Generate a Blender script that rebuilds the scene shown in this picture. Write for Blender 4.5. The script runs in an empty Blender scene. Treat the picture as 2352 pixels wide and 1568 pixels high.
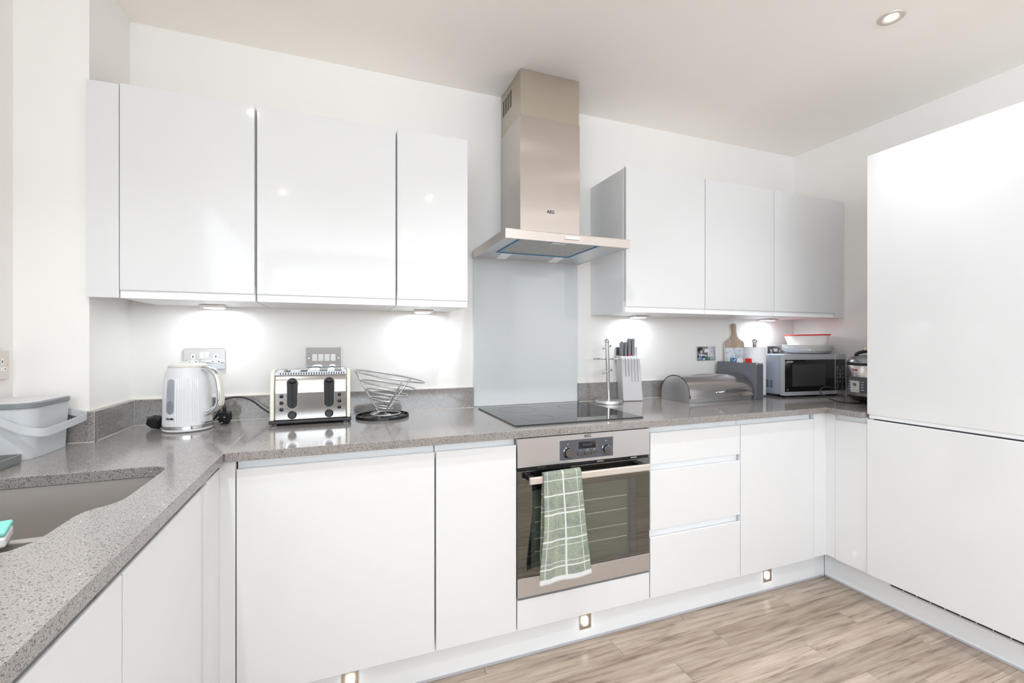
import bpy, bmesh, math, random
from math import sin, cos, pi, radians as R
from mathutils import Vector, Matrix
random.seed(7)
sc = bpy.context.scene
C = sc.collection
H = 1.232            # eye height; camera stands at X=0, Y=0, +Y runs to the back wall
# ------------------------------------------------------------------ camera
cd = bpy.data.cameras.new('camera'); cam = bpy.data.objects.new('camera', cd); C.objects.link(cam)
cd.sensor_width = 36; cd.lens = 1034.2/2352*36; cd.clip_start = .02
cam.location = (0, 0, H); cam.rotation_euler = (R(90), 0, R(-20.83)); sc.camera = cam
# ------------------------------------------------------------------ world, lights, exposure
w = bpy.data.worlds.new('world'); sc.world = w; w.use_nodes = True
w.node_tree.nodes['Background'].inputs[0].default_value = (.86, .93, 1, 1)
w.node_tree.nodes['Background'].inputs[1].default_value = 1.0
sc.view_settings.view_transform = 'Standard'; sc.view_settings.look = 'None'
sc.view_settings.gamma = 1; sc.view_settings.exposure = 0.29; sc.view_settings.use_curve_mapping = False
sc.cycles.use_denoising = True
sc.cycles.max_bounces = 10; sc.cycles.diffuse_bounces = 8; sc.cycles.glossy_bounces = 4
sc.cycles.transparent_max_bounces = 8; sc.cycles.caustics_reflective = False; sc.cycles.caustics_refractive = False
sc.cycles.sample_clamp_indirect = 6
def area(name, loc, rot, sx, sy, e, col=(1, 1, 1), spread=180):
    l = bpy.data.lights.new(name, 'AREA'); l.shape = 'RECTANGLE'; l.size = sx; l.size_y = sy; l.energy = e; l.color = col
    l.spread = R(spread)
    o = bpy.data.objects.new(name, l); C.objects.link(o); o.location = loc; o.rotation_euler = rot; return o
E_WIN = 64
area('window_daylight', (.50, -3.13, 1.80), (R(128), 0, 0), 2.7, 1.15, E_WIN, (.84, .92, 1))
area('side_window_daylight', (-.93, -1.40, 1.35), (R(94), 0, R(-90)), 2.0, 2.0, E_WIN*.60, (.84, .92, 1))
E_DOWN = 40; E_PUCK = .55; E_PLINTH = .015

# ------------------------------------------------------------------ materials
def lin(c): return tuple((v/255/12.92 if v/255 <= .04045 else ((v/255+.055)/1.055)**2.4) for v in c)
def mat(name, col, rough=.5, metal=0, **k):
    m = bpy.data.materials.new(name); m.use_nodes = True
    b = m.node_tree.nodes['Principled BSDF']
    b.inputs['Base Color'].default_value = (*lin(col), 1); b.inputs['Roughness'].default_value = rough
    b.inputs['Metallic'].default_value = metal
    for kk, v in k.items(): b.inputs[kk].default_value = v
    return m
def N(m, t, **k):
    n = m.node_tree.nodes.new(t)
    for kk, v in k.items(): setattr(n, kk, v)
    return n
def L(m, a, b): m.node_tree.links.new(a, b)
def bsdf(m): return m.node_tree.nodes['Principled BSDF']
def coords(m, scale=(1, 1, 1), kind='Object'):
    tc = N(m, 'ShaderNodeTexCoord'); mp = N(m, 'ShaderNodeMapping'); mp.inputs['Scale'].default_value = scale
    L(m, tc.outputs[kind], mp.inputs['Vector']); return mp
def ramp(m, fac, stops, const=False):
    r = N(m, 'ShaderNodeValToRGB'); cr = r.color_ramp
    if const: cr.interpolation = 'CONSTANT'
    while len(cr.elements) < len(stops): cr.elements.new(.5)
    for e, (p, c) in zip(cr.elements, stops): e.position = p; e.color = (*lin(c), 1)
    L(m, fac, r.inputs[0]); return r
def noise(m, vec, scale, detail=3, rough=.5, dist=0):
    n = N(m, 'ShaderNodeTexNoise'); n.inputs['Scale'].default_value = scale; n.inputs['Detail'].default_value = detail
    n.inputs['Roughness'].default_value = rough; n.inputs['Distortion'].default_value = dist
    L(m, vec, n.inputs['Vector']); return n
def bump(m, h, strength, dist=.001):
    b = N(m, 'ShaderNodeBump'); b.inputs['Strength'].default_value = strength; b.inputs['Distance'].default_value = dist
    L(m, h, b.inputs['Height']); L(m, b.outputs[0], bsdf(m).inputs['Normal']); return b
def mixc(m, fac, a, b):
    x = N(m, 'ShaderNodeMix', data_type='RGBA')
    L(m, fac, x.inputs[0])
    for s, v in ((6, a), (7, b)):
        if isinstance(v, tuple): x.inputs[s].default_value = (*lin(v), 1)
        else: L(m, v, x.inputs[s])
    return x.outputs[2]

def paint(name, col, b=.15):
    m = mat(name, col, .55); v = coords(m); n = noise(m, v.outputs[0], 350, 4)
    bump(m, n.outputs[0], b, .0006)
    n2 = noise(m, v.outputs[0], 1.6, 3)
    c = ramp(m, n2.outputs[0], [(.3, tuple(int(x*.985) for x in col)), (.7, col)]); L(m, c.outputs[0], bsdf(m).inputs['Base Color'])
    return m
M = {}
M['wall'] = paint('wall_paint', (243, 241, 238)); M['ceil'] = paint('ceiling_paint', (253, 249, 244))
M['living'] = paint('living_room_paint', (150, 145, 141))
M['white'] = mat('gloss_white_lacquer', (223, 224, 225), .08, 0, **{'Specular IOR Level': .42})
M['carcass'] = mat('satin_white_board', (240, 241, 242), .35)
M['rail'] = mat('pale_grip_rail', (250, 252, 253), .22)
M['plinth'] = mat('gloss_plinth', (240, 244, 247), .16)
M['seal'] = mat('clear_plinth_seal', (190, 190, 196), .3)
M['plastic_white'] = mat('white_plastic', (238, 238, 238), .3)
M['grout'] = mat('pale_sealant', (214, 206, 194), .5)
def quartz():
    m = mat('grey_sparkle_quartz', (150, 146, 144), .11, 0, **{'IOR': 1.75})
    v = coords(m).outputs[0]
    base = noise(m, v, 520, 2, .6)
    c0 = ramp(m, base.outputs[0], [(.36, (120, 115, 111)), (.5, (144, 139, 136)), (.66, (170, 166, 163))])
    big = noise(m, v, 9, 3)
    c1 = mixc(m, big.outputs[0], c0.outputs[0], (134, 129, 126))
    mm = N(m, 'ShaderNodeMix', data_type='RGBA'); mm.inputs[0].default_value = .35
    L(m, c0.outputs[0], mm.inputs[6]); L(m, c1, mm.inputs[7])
    def spots(scale, th, rnd_th):
        vo = N(m, 'ShaderNodeTexVoronoi'); vo.inputs['Scale'].default_value = scale; L(m, v, vo.inputs['Vector'])
        a = N(m, 'ShaderNodeMath', operation='LESS_THAN'); L(m, vo.outputs['Distance'], a.inputs[0]); a.inputs[1].default_value = th
        s = N(m, 'ShaderNodeSeparateColor'); L(m, vo.outputs['Color'], s.inputs[0])
        b = N(m, 'ShaderNodeMath', operation='GREATER_THAN'); L(m, s.outputs[0], b.inputs[0]); b.inputs[1].default_value = rnd_th
        c = N(m, 'ShaderNodeMath', operation='MULTIPLY'); L(m, a.outputs[0], c.inputs[0]); L(m, b.outputs[0], c.inputs[1]); return c.outputs[0]
    c2 = mixc(m, spots(250, .34, .50), mm.outputs[2], (76, 70, 68))
    c3 = mixc(m, spots(300, .22, .80), c2, (196, 194, 192))
    c4 = mixc(m, spots(90, .10, .90), c3, (255, 255, 255))  # sparse pure white flecks: sparkle glints painted into the base colour
    L(m, c4, bsdf(m).inputs['Base Color']); return m
M['quartz'] = quartz()
def steel(name, col, rough, aniso=0, scale=(400, 400, 3), b=.05):
    m = mat(name, col, rough, 1); v = coords(m, scale).outputs[0]; n = noise(m, v, 1, 3)
    mr = N(m, 'ShaderNodeMapRange'); mr.inputs[3].default_value = rough*.85; mr.inputs[4].default_value = rough*1.2
    L(m, n.outputs[0], mr.inputs[0]); L(m, mr.outputs[0], bsdf(m).inputs['Roughness'])
    if aniso:
        bsdf(m).inputs['Anisotropic'].default_value = aniso; tg = N(m, 'ShaderNodeTangent', direction_type='RADIAL', axis='Z'); L(m, tg.outputs[0], bsdf(m).inputs['Tangent'])
        bsdf(m).inputs['Anisotropic Rotation'].default_value = 0
    if b: bump(m, n.outputs[0], b, .0004)
    return m
M['steel'] = steel('brushed_steel', (206, 200, 196), .27)
M['steel_h'] = steel('brushed_steel_horizontal', (210, 210, 212), .34, scale=(3, 400, 400))
M['steel_dull'] = steel('aged_steel', (196, 186, 172), .40)
def duct():
    m = mat('brushed_duct_steel', (208, 201, 196), .23, 1, Anisotropic=1.0)
    tg = N(m, 'ShaderNodeTangent', direction_type='RADIAL', axis='Z'); L(m, tg.outputs[0], bsdf(m).inputs['Tangent']); return m
M['duct'] = duct()
M['satin'] = mat('satin_nickel_paint', (222, 214, 207), .32, .6)
M['chrome'] = mat('chrome', (225, 227, 230), .05, 1)
M['chrome_soft'] = mat('soft_chrome', (200, 197, 196), .16, 1)
M['chrome_dark'] = mat('smoked_chrome', (128, 128, 134), .10, 1)
M['toaster_steel'] = mat('polished_toaster_steel', (176, 173, 170), .14, 1)
M['lid_steel'] = mat('dark_polished_lid', (150, 150, 152), .14, 1)
M['canopy'] = steel('canopy_steel', (216, 208, 203), .3, scale=(3, 400, 400), b=.02)
M['sink'] = mat('sink_steel', (186, 180, 174), .38, .55)
M['black'] = mat('black_plastic', (24, 24, 27), .28)
M['black_matt'] = mat('matt_black', (20, 20, 22), .6)
M['cable'] = mat('black_cable', (26, 26, 28), .4)
M['dark'] = mat('dark_gap', (42, 42, 48), .5)
M['grey_panel'] = mat('charcoal_control_panel', (86, 88, 96), .35)
M['hob'] = mat('black_hob_glass', (20, 21, 24), .04, 0, **{'IOR': 1.9})
M['hob_edge'] = mat('ground_glass_edge', (92, 108, 104), .3)
M['splash'] = mat('back_painted_glass', (214, 219, 221), .05, 0, **{'Coat Weight': .5, 'Coat Roughness': .02})
M['glass_edge'] = mat('green_glass_edge', (150, 165, 165), .15)
M['cream'] = mat('cream_enamel', (232, 231, 214), .2)
M['grey_plastic'] = mat('grey_plastic', (200, 204, 208), .35)
M['grey_lid'] = mat('dark_grey_lid', (128, 134, 136), .3)
M['tray'] = mat('charcoal_tray', (118, 120, 120), .35)
M['lightgrey'] = mat('light_grey_plastic', (205, 204, 205), .35)
M['midgrey'] = mat('mid_grey_rubber', (122, 125, 127), .45)
M['slate'] = mat('slate_grey_plastic', (108, 112, 120), .4)
M['slate_dark'] = mat('dark_slate_plastic', (84, 86, 92), .45)
M['wire'] = mat('silver_wire', (190, 190, 192), .32, .6)
M['blue_film'] = mat('blue_protective_film', (60, 140, 190), .3)
M['led'] = mat('led_face', (255, 255, 255), .4)
M['kettle'] = mat('ivory_kettle_plastic', (224, 226, 228), .16)
M['kettle_cream'] = mat('warm_kettle_plastic', (222, 220, 212), .2)
M['gauge'] = mat('grey_gauge', (162, 168, 178), .15)
M['gauge_dark'] = mat('grey_gauge_water', (138, 144, 156), .15)
M['teal'] = mat('teal_scourer', (130, 205, 196), .7)
M['red'] = mat('red_plastic', (222, 40, 40), .35)
M['blue'] = mat('blue_plastic', (72, 120, 196), .35)
M['green'] = mat('green_plastic', (92, 160, 132), .35)
M['ceramic'] = mat('white_ceramic', (240, 240, 238), .12)
M['tub'] = mat('milky_plastic', (236, 232, 228), .35)
M['ink'] = mat('black_print', (30, 30, 34), .5)
M['redink'] = mat('red_print', (200, 50, 48), .5)
M['whiteink'] = mat('pale_print', (200, 200, 204), .5)
M['mw_silver'] = mat('silver_paint', (188, 190, 194), .32, .3)
M['mw_side'] = mat('silver_side_panel', (176, 184, 196), .35, .2)
M['lcd'] = mat('lcd_face', (196, 196, 186), .3)
M['white_edge'] = mat('pale_wood_edge', (226, 220, 208), .5)
def emis(name, col, s):
    m = mat(name, (255, 255, 255), .4); b = bsdf(m); b.inputs['Emission Color'].default_value = (*lin(col), 1); b.inputs['Emission Strength'].default_value = s; return m
M['glow'] = emis('lit_lamp', (255, 246, 236), 70)
M['glow_plinth'] = emis('lit_plinth_lens', (255, 246, 232), 1.3)
M['glow_cool'] = emis('lit_cool_led', (240, 246, 255), 5)
def mesh_filter():
    m = mat('grease_filter_mesh', (150, 148, 146), .45, .3); v = coords(m, (260, 260, 260)).outputs[0]
    vo = N(m, 'ShaderNodeTexVoronoi'); vo.inputs['Scale'].default_value = 1; L(m, v, vo.inputs['Vector'])
    c = ramp(m, vo.outputs['Distance'], [(.1, (226, 224, 220)), (.6, (160, 158, 155))]); L(m, c.outputs[0], bsdf(m).inputs['Base Color'])
    bump(m, vo.outputs['Distance'], .4, .001); return m
M['filter'] = mesh_filter()
def towelpaper():
    m = mat('quilted_paper', (238, 239, 242), .8); v = coords(m, (150, 150, 150)).outputs[0]
    vo = N(m, 'ShaderNodeTexVoronoi'); L(m, v, vo.inputs['Vector']); vo.inputs['Scale'].default_value = 1
    bump(m, vo.outputs['Distance'], .6, .002); return m
M['paper'] = towelpaper()
def wood_board():
    m = mat('acacia_board', (170, 145, 125), .5); v = coords(m, (38, 38, 2.5)).outputs[0]
    n = noise(m, v, 1, 4, .6, .6); c = ramp(m, n.outputs[0], [(.3, (146, 122, 104)), (.5, (176, 154, 136)), (.72, (196, 182, 168))])
    L(m, c.outputs[0], bsdf(m).inputs['Base Color']); return m
M['acacia'] = wood_board()
def marble():
    m = mat('white_marble', (222, 225, 232), .25); v = coords(m, (9, 9, 7)).outputs[0]
    n = noise(m, v, 1, 5, .6, 1.4); c = ramp(m, n.outputs[0], [(.47, (226, 229, 236)), (.5, (186, 190, 198)), (.53, (226, 229, 236))])
    L(m, c.outputs[0], bsdf(m).inputs['Base Color']); return m
M['marble'] = marble()
def plankmat():
    m = mat('oak_laminate', (180, 160, 142), .28)
    tc = N(m, 'ShaderNodeTexCoord'); oi = N(m, 'ShaderNodeObjectInfo')
    ad = N(m, 'ShaderNodeVectorMath', operation='MULTIPLY_ADD'); L(m, oi.outputs['Random'], ad.inputs[0])
    ad.inputs[1].default_value = (37, 19, 0); L(m, tc.outputs['Object'], ad.inputs[2])
    mp = N(m, 'ShaderNodeMapping'); mp.inputs['Scale'].default_value = (1.1, 8.5, 1); L(m, ad.outputs[0], mp.inputs[0])
    warp = noise(m, mp.outputs[0], .8, 2.5, .45, .3)
    wv = N(m, 'ShaderNodeMath', operation='MULTIPLY'); L(m, warp.outputs[0], wv.inputs[0]); wv.inputs[1].default_value = 62
    s0 = N(m, 'ShaderNodeMath', operation='SINE'); L(m, wv.outputs[0], s0.inputs[0])
    s1 = N(m, 'ShaderNodeMapRange', interpolation_type='SMOOTHSTEP'); L(m, s0.outputs[0], s1.inputs[0]); s1.inputs[1].default_value = .35; s1.inputs[2].default_value = 1; s1.inputs[3].default_value = .5; s1.inputs[4].default_value = -1.3
    sn = s1
    mp2 = N(m, 'ShaderNodeMapping'); mp2.inputs['Scale'].default_value = (16, 330, 1); L(m, ad.outputs[0], mp2.inputs[0])
    fine = noise(m, mp2.outputs[0], 1, 4, .6)
    mp3 = N(m, 'ShaderNodeMapping'); mp3.inputs['Scale'].default_value = (2.6, 44, 1); L(m, ad.outputs[0], mp3.inputs[0])
    mid = noise(m, mp3.outputs[0], 1, 5, .65, .4)
    a1 = N(m, 'ShaderNodeMath', operation='MULTIPLY_ADD'); L(m, sn.outputs[0], a1.inputs[0]); a1.inputs[1].default_value = .032
    L(m, mid.outputs[0], a1.inputs[2])
    a2 = N(m, 'ShaderNodeMath', operation='MULTIPLY_ADD'); L(m, fine.outputs[0], a2.inputs[0]); a2.inputs[1].default_value = .30
    L(m, a1.outputs[0], a2.inputs[2])
    c = ramp(m, a2.outputs[0], [(.44, (124, 108, 95)), (.58, (168, 152, 137)), (.80, (194, 180, 166))])
    rr = ramp(m, oi.outputs['Random'], [(0, (228, 225, 223)), (.5, (243, 241, 239)), (1, (255, 253, 250))])
    x = N(m, 'ShaderNodeMix', data_type='RGBA', blend_type='MULTIPLY'); x.inputs[0].default_value = 1
    L(m, c.outputs[0], x.inputs[6]); L(m, rr.outputs[0], x.inputs[7]); L(m, x.outputs[2], bsdf(m).inputs['Base Color'])
    bump(m, fine.outputs[0], .12, .0006); return m
M['plank'] = plankmat()
def towelmat():
    m = mat('green_check_terry', (150, 166, 148), .95)
    uv = N(m, 'ShaderNodeTexCoord'); sp = N(m, 'ShaderNodeSeparateXYZ'); L(m, uv.outputs['UV'], sp.inputs[0])
    ob = coords(m).outputs[0]
    n = noise(m, ob, 420, 3, .7); n2 = noise(m, ob, 22, 3)
    base = ramp(m, n.outputs[0], [(.30, (118, 130, 121)), (.52, (163, 173, 160)), (.72, (198, 204, 192))])
    tint = ramp(m, n2.outputs[0], [(.3, (208, 216, 216)), (.6, (255, 254, 243))])
    x = N(m, 'ShaderNodeMix', data_type='RGBA', blend_type='MULTIPLY'); x.inputs[0].default_value = .8
    L(m, base.outputs[0], x.inputs[6]); L(m, tint.outputs[0], x.inputs[7]); col = x.outputs[2]
    acc = None
    for ax, pos, hw, st in (('X', .50, .019, 1), ('X', .87, .009, .8), ('X', .09, .010, .6), ('X', .3, .006, .25),
                        ('Y', .05, .004, .9), ('Y', .19, .0065, 1), ('Y', .325, .004, .8), ('Y', .365, .0075, 1), ('Y', .51, .004, .7),
                        ('Y', .61, .0075, 1), ('Y', .665, .0035, .8), ('Y', .815, .0035, .8), ('Y', .86, .0065, 1), ('Y', .975, .028, 1)):
        c = N(m, 'ShaderNodeMath', operation='COMPARE'); L(m, sp.outputs[ax], c.inputs[0]); c.inputs[1].default_value = pos; c.inputs[2].default_value = hw
        k = N(m, 'ShaderNodeMath', operation='MULTIPLY'); L(m, c.outputs[0], k.inputs[0]); k.inputs[1].default_value = st
        if acc is None: acc = k.outputs[0]
        else:
            a = N(m, 'ShaderNodeMath', operation='MAXIMUM'); L(m, acc, a.inputs[0]); L(m, k.outputs[0], a.inputs[1]); acc = a.outputs[0]
    L(m, mixc(m, acc, col, (228, 230, 230)), bsdf(m).inputs['Base Color'])
    bump(m, n.outputs[0], 1, .003); return m
M['towel'] = towelmat()
def ovenglass():
    m = mat('smoked_oven_glass', (12, 12, 13), .03); nt = m.node_tree
    out = nt.nodes['Material Output']; b = bsdf(m); b.inputs['IOR'].default_value = 1.75
    t = N(m, 'ShaderNodeBsdfTransparent'); t.inputs[0].default_value = (.80, .82, .79, 1)
    mx = N(m, 'ShaderNodeMixShader'); mx.inputs[0].default_value = .55
    g = N(m, 'ShaderNodeBsdfGlossy'); g.inputs['Roughness'].default_value = .02; g.inputs[0].default_value = (.8, .8, .8, 1)
    fr = N(m, 'ShaderNodeFresnel'); fr.inputs[0].default_value = 2.3
    ge = N(m, 'ShaderNodeNewGeometry'); iv = N(m, 'ShaderNodeMath', operation='SUBTRACT'); iv.inputs[0].default_value = 1; L(m, ge.outputs['Backfacing'], iv.inputs[1])
    ml = N(m, 'ShaderNodeMath', operation='MULTIPLY'); L(m, fr.outputs[0], ml.inputs[0]); L(m, iv.outputs[0], ml.inputs[1]); L(m, ml.outputs[0], mx.inputs[0]); L(m, t.outputs[0], mx.inputs[1]); L(m, g.outputs[0], mx.inputs[2]); L(m, mx.outputs[0], out.inputs[0])
    return m
M['ovenglass'] = ovenglass()
M['cavity'] = mat('oven_enamel', (122, 126, 119), .5)
M['rackwire'] = mat('pale_rack_wire', (235, 232, 224), .3)
M['ovenblack'] = mat('black_oven_glass', (34, 33, 34), .04, 0, **{'IOR': 2.3})
M['mwglass'] = mat('black_microwave_glass', (26, 26, 28), .06, 0, **{'IOR': 1.8})
M['mwmesh'] = mat('microwave_window_mesh', (62, 62, 62), .25)

# ------------------------------------------------------------------ helpers
OFF = {}
def tag(o, label=None, cat=None, group=None, kind=None):
    if label: o['label'] = label
    if cat: o['category'] = cat
    if group: o['group'] = group
    if kind: o['kind'] = kind
    return o
def thing(name, label, cat, loc=(0, 0, 0), rotz=0, group=None, local=False):
    o = bpy.data.objects.new(name, None); C.objects.link(o); o.empty_display_size = .02
    o.location = loc; o.rotation_euler = (0, 0, rotz); tag(o, label, cat, group)
    OFF[o.name] = Vector((0, 0, 0)) if (local or rotz) else Vector(loc); return o
def obj(name, bm, m, parent=None, loc=None, smooth=False, bev=0, seg=2, kind=None, label=None, ang=40):
    off = OFF[parent.name] if parent else Vector(loc or (0, 0, 0))
    if off.length > 0: bmesh.ops.translate(bm, verts=bm.verts, vec=-off)
    bmesh.ops.recalc_face_normals(bm, faces=bm.faces)
    me = bpy.data.meshes.new(name); bm.to_mesh(me); bm.free()
    me.materials.append(M[m] if isinstance(m, str) else m)
    o = bpy.data.objects.new(name, me); C.objects.link(o)
    if parent: o.parent = parent
    else: o.location = off
    OFF[o.name] = off
    if smooth:
        for p in me.polygons: p.use_smooth = True
        md = None
    if bev:
        b = o.modifiers.new('bevel', 'BEVEL'); b.width = bev; b.segments = seg; b.limit_method = 'ANGLE'; b.angle_limit = R(ang)
        b.harden_normals = False
    if kind: o['kind'] = kind
    if label: o['label'] = label
    return o
def sharp(o, a=35):
    o.data.set_sharp_from_angle(angle=R(a)); return o
def B(): return bmesh.new()
def box(bm, x0, x1, y0, y1, z0, z1):
    v = [bm.verts.new(p) for p in ((x0, y0, z0), (x1, y0, z0), (x1, y1, z0), (x0, y1, z0), (x0, y0, z1), (x1, y0, z1), (x1, y1, z1), (x0, y1, z1))]
    for f in ((0, 3, 2, 1), (4, 5, 6, 7), (0, 1, 5, 4), (1, 2, 6, 5), (2, 3, 7, 6), (3, 0, 4, 7)): bm.faces.new([v[i] for i in f])
    return bm
def BX(*a): return box(B(), *a)
def prism(bm, poly, a0, a1, axis='z'):
    f = {'z': lambda p, a: (p[0], p[1], a), 'y': lambda p, a: (p[0], a, p[1]), 'x': lambda p, a: (a, p[0], p[1])}[axis]
    A = [bm.verts.new(f(p, a0)) for p in poly]; D = [bm.verts.new(f(p, a1)) for p in poly]
    n = len(poly); bm.faces.new(A); bm.faces.new(D[::-1])
    for i in range(n): bm.faces.new((A[i], A[(i+1) % n], D[(i+1) % n], D[i]))
    return bm
def ring(bm, outer, inner, a0, a1, axis='z'):
    """frame between two loops of equal length"""
    f = {'z': lambda p, a: (p[0], p[1], a), 'y': lambda p, a: (p[0], a, p[1]), 'x': lambda p, a: (a, p[0], p[1])}[axis]
    n = len(outer)
    o0 = [bm.verts.new(f(p, a0)) for p in outer]; o1 = [bm.verts.new(f(p, a1)) for p in outer]
    i0 = [bm.verts.new(f(p, a0)) for p in inner]; i1 = [bm.verts.new(f(p, a1)) for p in inner]
    for i in range(n):
        j = (i+1) % n
        bm.faces.new((o0[i], o0[j], o1[j], o1[i])); bm.faces.new((i0[i], i1[i], i1[j], i0[j]))
        bm.faces.new((o0[i], i0[i], i0[j], o0[j])); bm.faces.new((o1[i], o1[j], i1[j], i1[i]))
    return bm
def rrect(cx, cy, w, h, r, n=5):
    pts = []
    for (sx, sy, a0) in ((1, 1, 0), (-1, 1, 90), (-1, -1, 180), (1, -1, 270)):
        for k in range(n+1):
            a = R(a0+90*k/n); pts.append((cx+sx*(w/2-r)+r*cos(a), cy+sy*(h/2-r)+r*sin(a)))
    return pts
def circ(cx, cy, r, n=24): return [(cx+r*cos(2*pi*k/n), cy+r*sin(2*pi*k/n)) for k in range(n)]
def lathe(bm, prof, c=(0, 0), n=32, cap=True):
    rows = []
    for r, z in prof:
        rows.append([bm.verts.new((c[0]+r*cos(2*pi*k/n), c[1]+r*sin(2*pi*k/n), z)) for k in range(n)])
    for a, b in zip(rows, rows[1:]):
        for k in range(n): bm.faces.new((a[k], a[(k+1) % n], b[(k+1) % n], b[k]))
    if cap: bm.faces.new(rows[0][::-1]); bm.faces.new(rows[-1])
    return bm
def tube(bm, pts, r, n=8, closed=False, cap=True):
    pts = [Vector(p) for p in pts]; N_ = len(pts); rows = []; up = None
    for i, p in enumerate(pts):
        t = (pts[(i+1) % N_]-pts[i-1]) if closed else (pts[min(i+1, N_-1)]-pts[max(i-1, 0)])
        t.normalize()
        if up is None:
            up = Vector((0, 0, 1)) if abs(t.z) < .9 else Vector((1, 0, 0))
        s = t.cross(up).normalized(); up = s.cross(t).normalized()
        rr = r[i] if isinstance(r, (list, tuple)) else r
        rows.append([bm.verts.new(p+s*rr*cos(2*pi*k/n)+up*rr*sin(2*pi*k/n)) for k in range(n)])
    rng = range(N_) if closed else range(N_-1)
    for i in rng:
        a, b = rows[i], rows[(i+1) % N_]
        for k in range(n): bm.faces.new((a[k], a[(k+1) % n], b[(k+1) % n], b[k]))
    if cap and not closed: bm.faces.new(rows[0][::-1]); bm.faces.new(rows[-1])
    return bm
def spline(pts, sub=6):
    P = [Vector(p) for p in pts]; out = []
    for i in range(len(P)-1):
        p0, p1, p2, p3 = P[max(i-1, 0)], P[i], P[i+1], P[min(i+2, len(P)-1)]
        for k in range(sub):
            t = k/sub
            out.append(.5*((2*p1)+(-p0+p2)*t+(2*p0-5*p1+4*p2-p3)*t*t+(-p0+3*p1-3*p2+p3)*t**3))
    out.append(P[-1]); return out
def sphere(bm, c, r, n=16, sz=1):
    m = bmesh.ops.create_uvsphere(bm, u_segments=n, v_segments=max(6, n//2), radius=r)
    for v in m['verts']: v.co.z *= sz; v.co += Vector(c)
    return bm
def strip(bm, path, h0, h1, th):
    """upright band along a horizontal path (x,y,zoffset)"""
    P = [Vector(p) for p in path]; n = len(P); rows = []
    for i, p in enumerate(P):
        t = P[min(i+1, n-1)]-P[max(i-1, 0)]; t.z = 0; t.normalize(); s = Vector((t.y, -t.x, 0))*th/2
        rows.append([bm.verts.new(p+s+Vector((0, 0, h0))), bm.verts.new(p-s+Vector((0, 0, h0))), bm.verts.new(p-s+Vector((0, 0, h1))), bm.verts.new(p+s+Vector((0, 0, h1)))])
    for a, b in zip(rows, rows[1:]):
        for k in range(4): bm.faces.new((a[k], a[(k+1) % 4], b[(k+1) % 4], b[k]))
    bm.faces.new(rows[0][::-1]); bm.faces.new(rows[-1]); return bm
def patch(bm, c, r, a0, a1, z0, z1, th=.001, n=8):
    """curved plate on a cylinder, angles in degrees"""
    rows = []
    for k in range(n+1):
        a = R(a0+(a1-a0)*k/n)
        rows.append([bm.verts.new((c[0]+q*cos(a), c[1]+q*sin(a), z)) for q, z in ((r, z0), (r+th, z0), (r+th, z1), (r, z1))])
    for a, b in zip(rows, rows[1:]):
        for k in range(4): bm.faces.new((a[k], a[(k+1) % 4], b[(k+1) % 4], b[k]))
    bm.faces.new(rows[0][::-1]); bm.faces.new(rows[-1]); return bm
def text(name, s, size, m, parent, loc, rot=(R(90), 0, 0), ext=.0003, bold=0, sx=1):
    cu = bpy.data.curves.new(name, 'FONT'); cu.body = s; cu.size = size; cu.extrude = ext; cu.align_x = 'CENTER'; cu.align_y = 'CENTER'; cu.offset = bold
    cu.resolution_u = 3
    tmp = bpy.data.objects.new('tmp', cu); me = bpy.data.meshes.new_from_object(tmp); bpy.data.objects.remove(tmp); bpy.data.curves.remove(cu)
    me.materials.clear(); me.materials.append(M[m]); o = bpy.data.objects.new(name, me); C.objects.link(o); o.parent = parent
    o.location = Vector(loc)-OFF[parent.name]; o.rotation_euler = rot; o.scale = (sx, 1, 1); OFF[o.name] = OFF[parent.name]; return o
def copytree(o, parent=None):
    c = o.copy(); C.objects.link(c); c.parent = parent; OFF[c.name] = OFF.get(o.name, Vector())
    for ch in list(o.children): copytree(ch, c)
    return c
def spot(name, loc, e, size, blend, col, rad=.02, parent=None):
    l = bpy.data.lights.new(name, 'SPOT'); l.energy = e; l.spot_size = R(size); l.spot_blend = blend; l.color = col; l.shadow_soft_size = rad
    o = bpy.data.objects.new(name, l); C.objects.link(o); o.location = Vector(loc)-(OFF[parent.name] if parent else Vector()); o.parent = parent; return o

# ------------------------------------------------------------------ the room
XL, XR, YB, YF, ZC = -.965, 2.897, 2.192, -3.2, 2.49
def struct(name, bm, m, **k):
    o = obj(name, bm, m, **k); o['kind'] = 'structure'; return o
floor = struct('floor', BX(XL-.1, XR+.1, YF-.1, YB+.1, -.10, -.009), 'dark')
struct('ceiling', BX(XL-.1, XR+.1, YF-.1, YB+.1, ZC, ZC+.1), 'ceil')
struct('wall_back', BX(XL-.1, XR+.1, YB, YB+.1, -.01, ZC), 'wall')
struct('wall_right', BX(XR, XR+.1, YF, YB, -.01, ZC), 'wall')
b = B()      # left wall, with a window opening behind the camera
for a in ((XL-.1, XL, YF, -2.45, -.01, ZC), (XL-.1, XL, -.35, YB, -.01, ZC), (XL-.1, XL, -2.45, -.35, -.01, .3), (XL-.1, XL, -2.45, -.35, 2.38, ZC)): box(b, *a)
struct('wall_left', b, 'wall')
b = B()      # rear wall with the wide window
for a in ((XL-.1, -.90, YF-.1, YF, -.01, ZC), (1.90, XR+.1, YF-.1, YF, -.01, ZC), (-.90, 1.90, YF-.1, YF, -.01, 1.18), (-.90, 1.90, YF-.1, YF, 2.40, ZC)): box(b, *a)
struct('wall_front', b, 'living')
b = B(); ring(b, [(-.90, 1.18), (1.90, 1.18), (1.90, 2.40), (-.90, 2.40)], [(-.84, 1.24), (1.84, 1.24), (1.84, 2.34), (-.84, 2.34)], YF-.07, YF-.01, 'y'); box(b, .47, .53, YF-.07, YF-.01, 1.24, 2.34)
struct('window_1', b, 'plastic_white')
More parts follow.
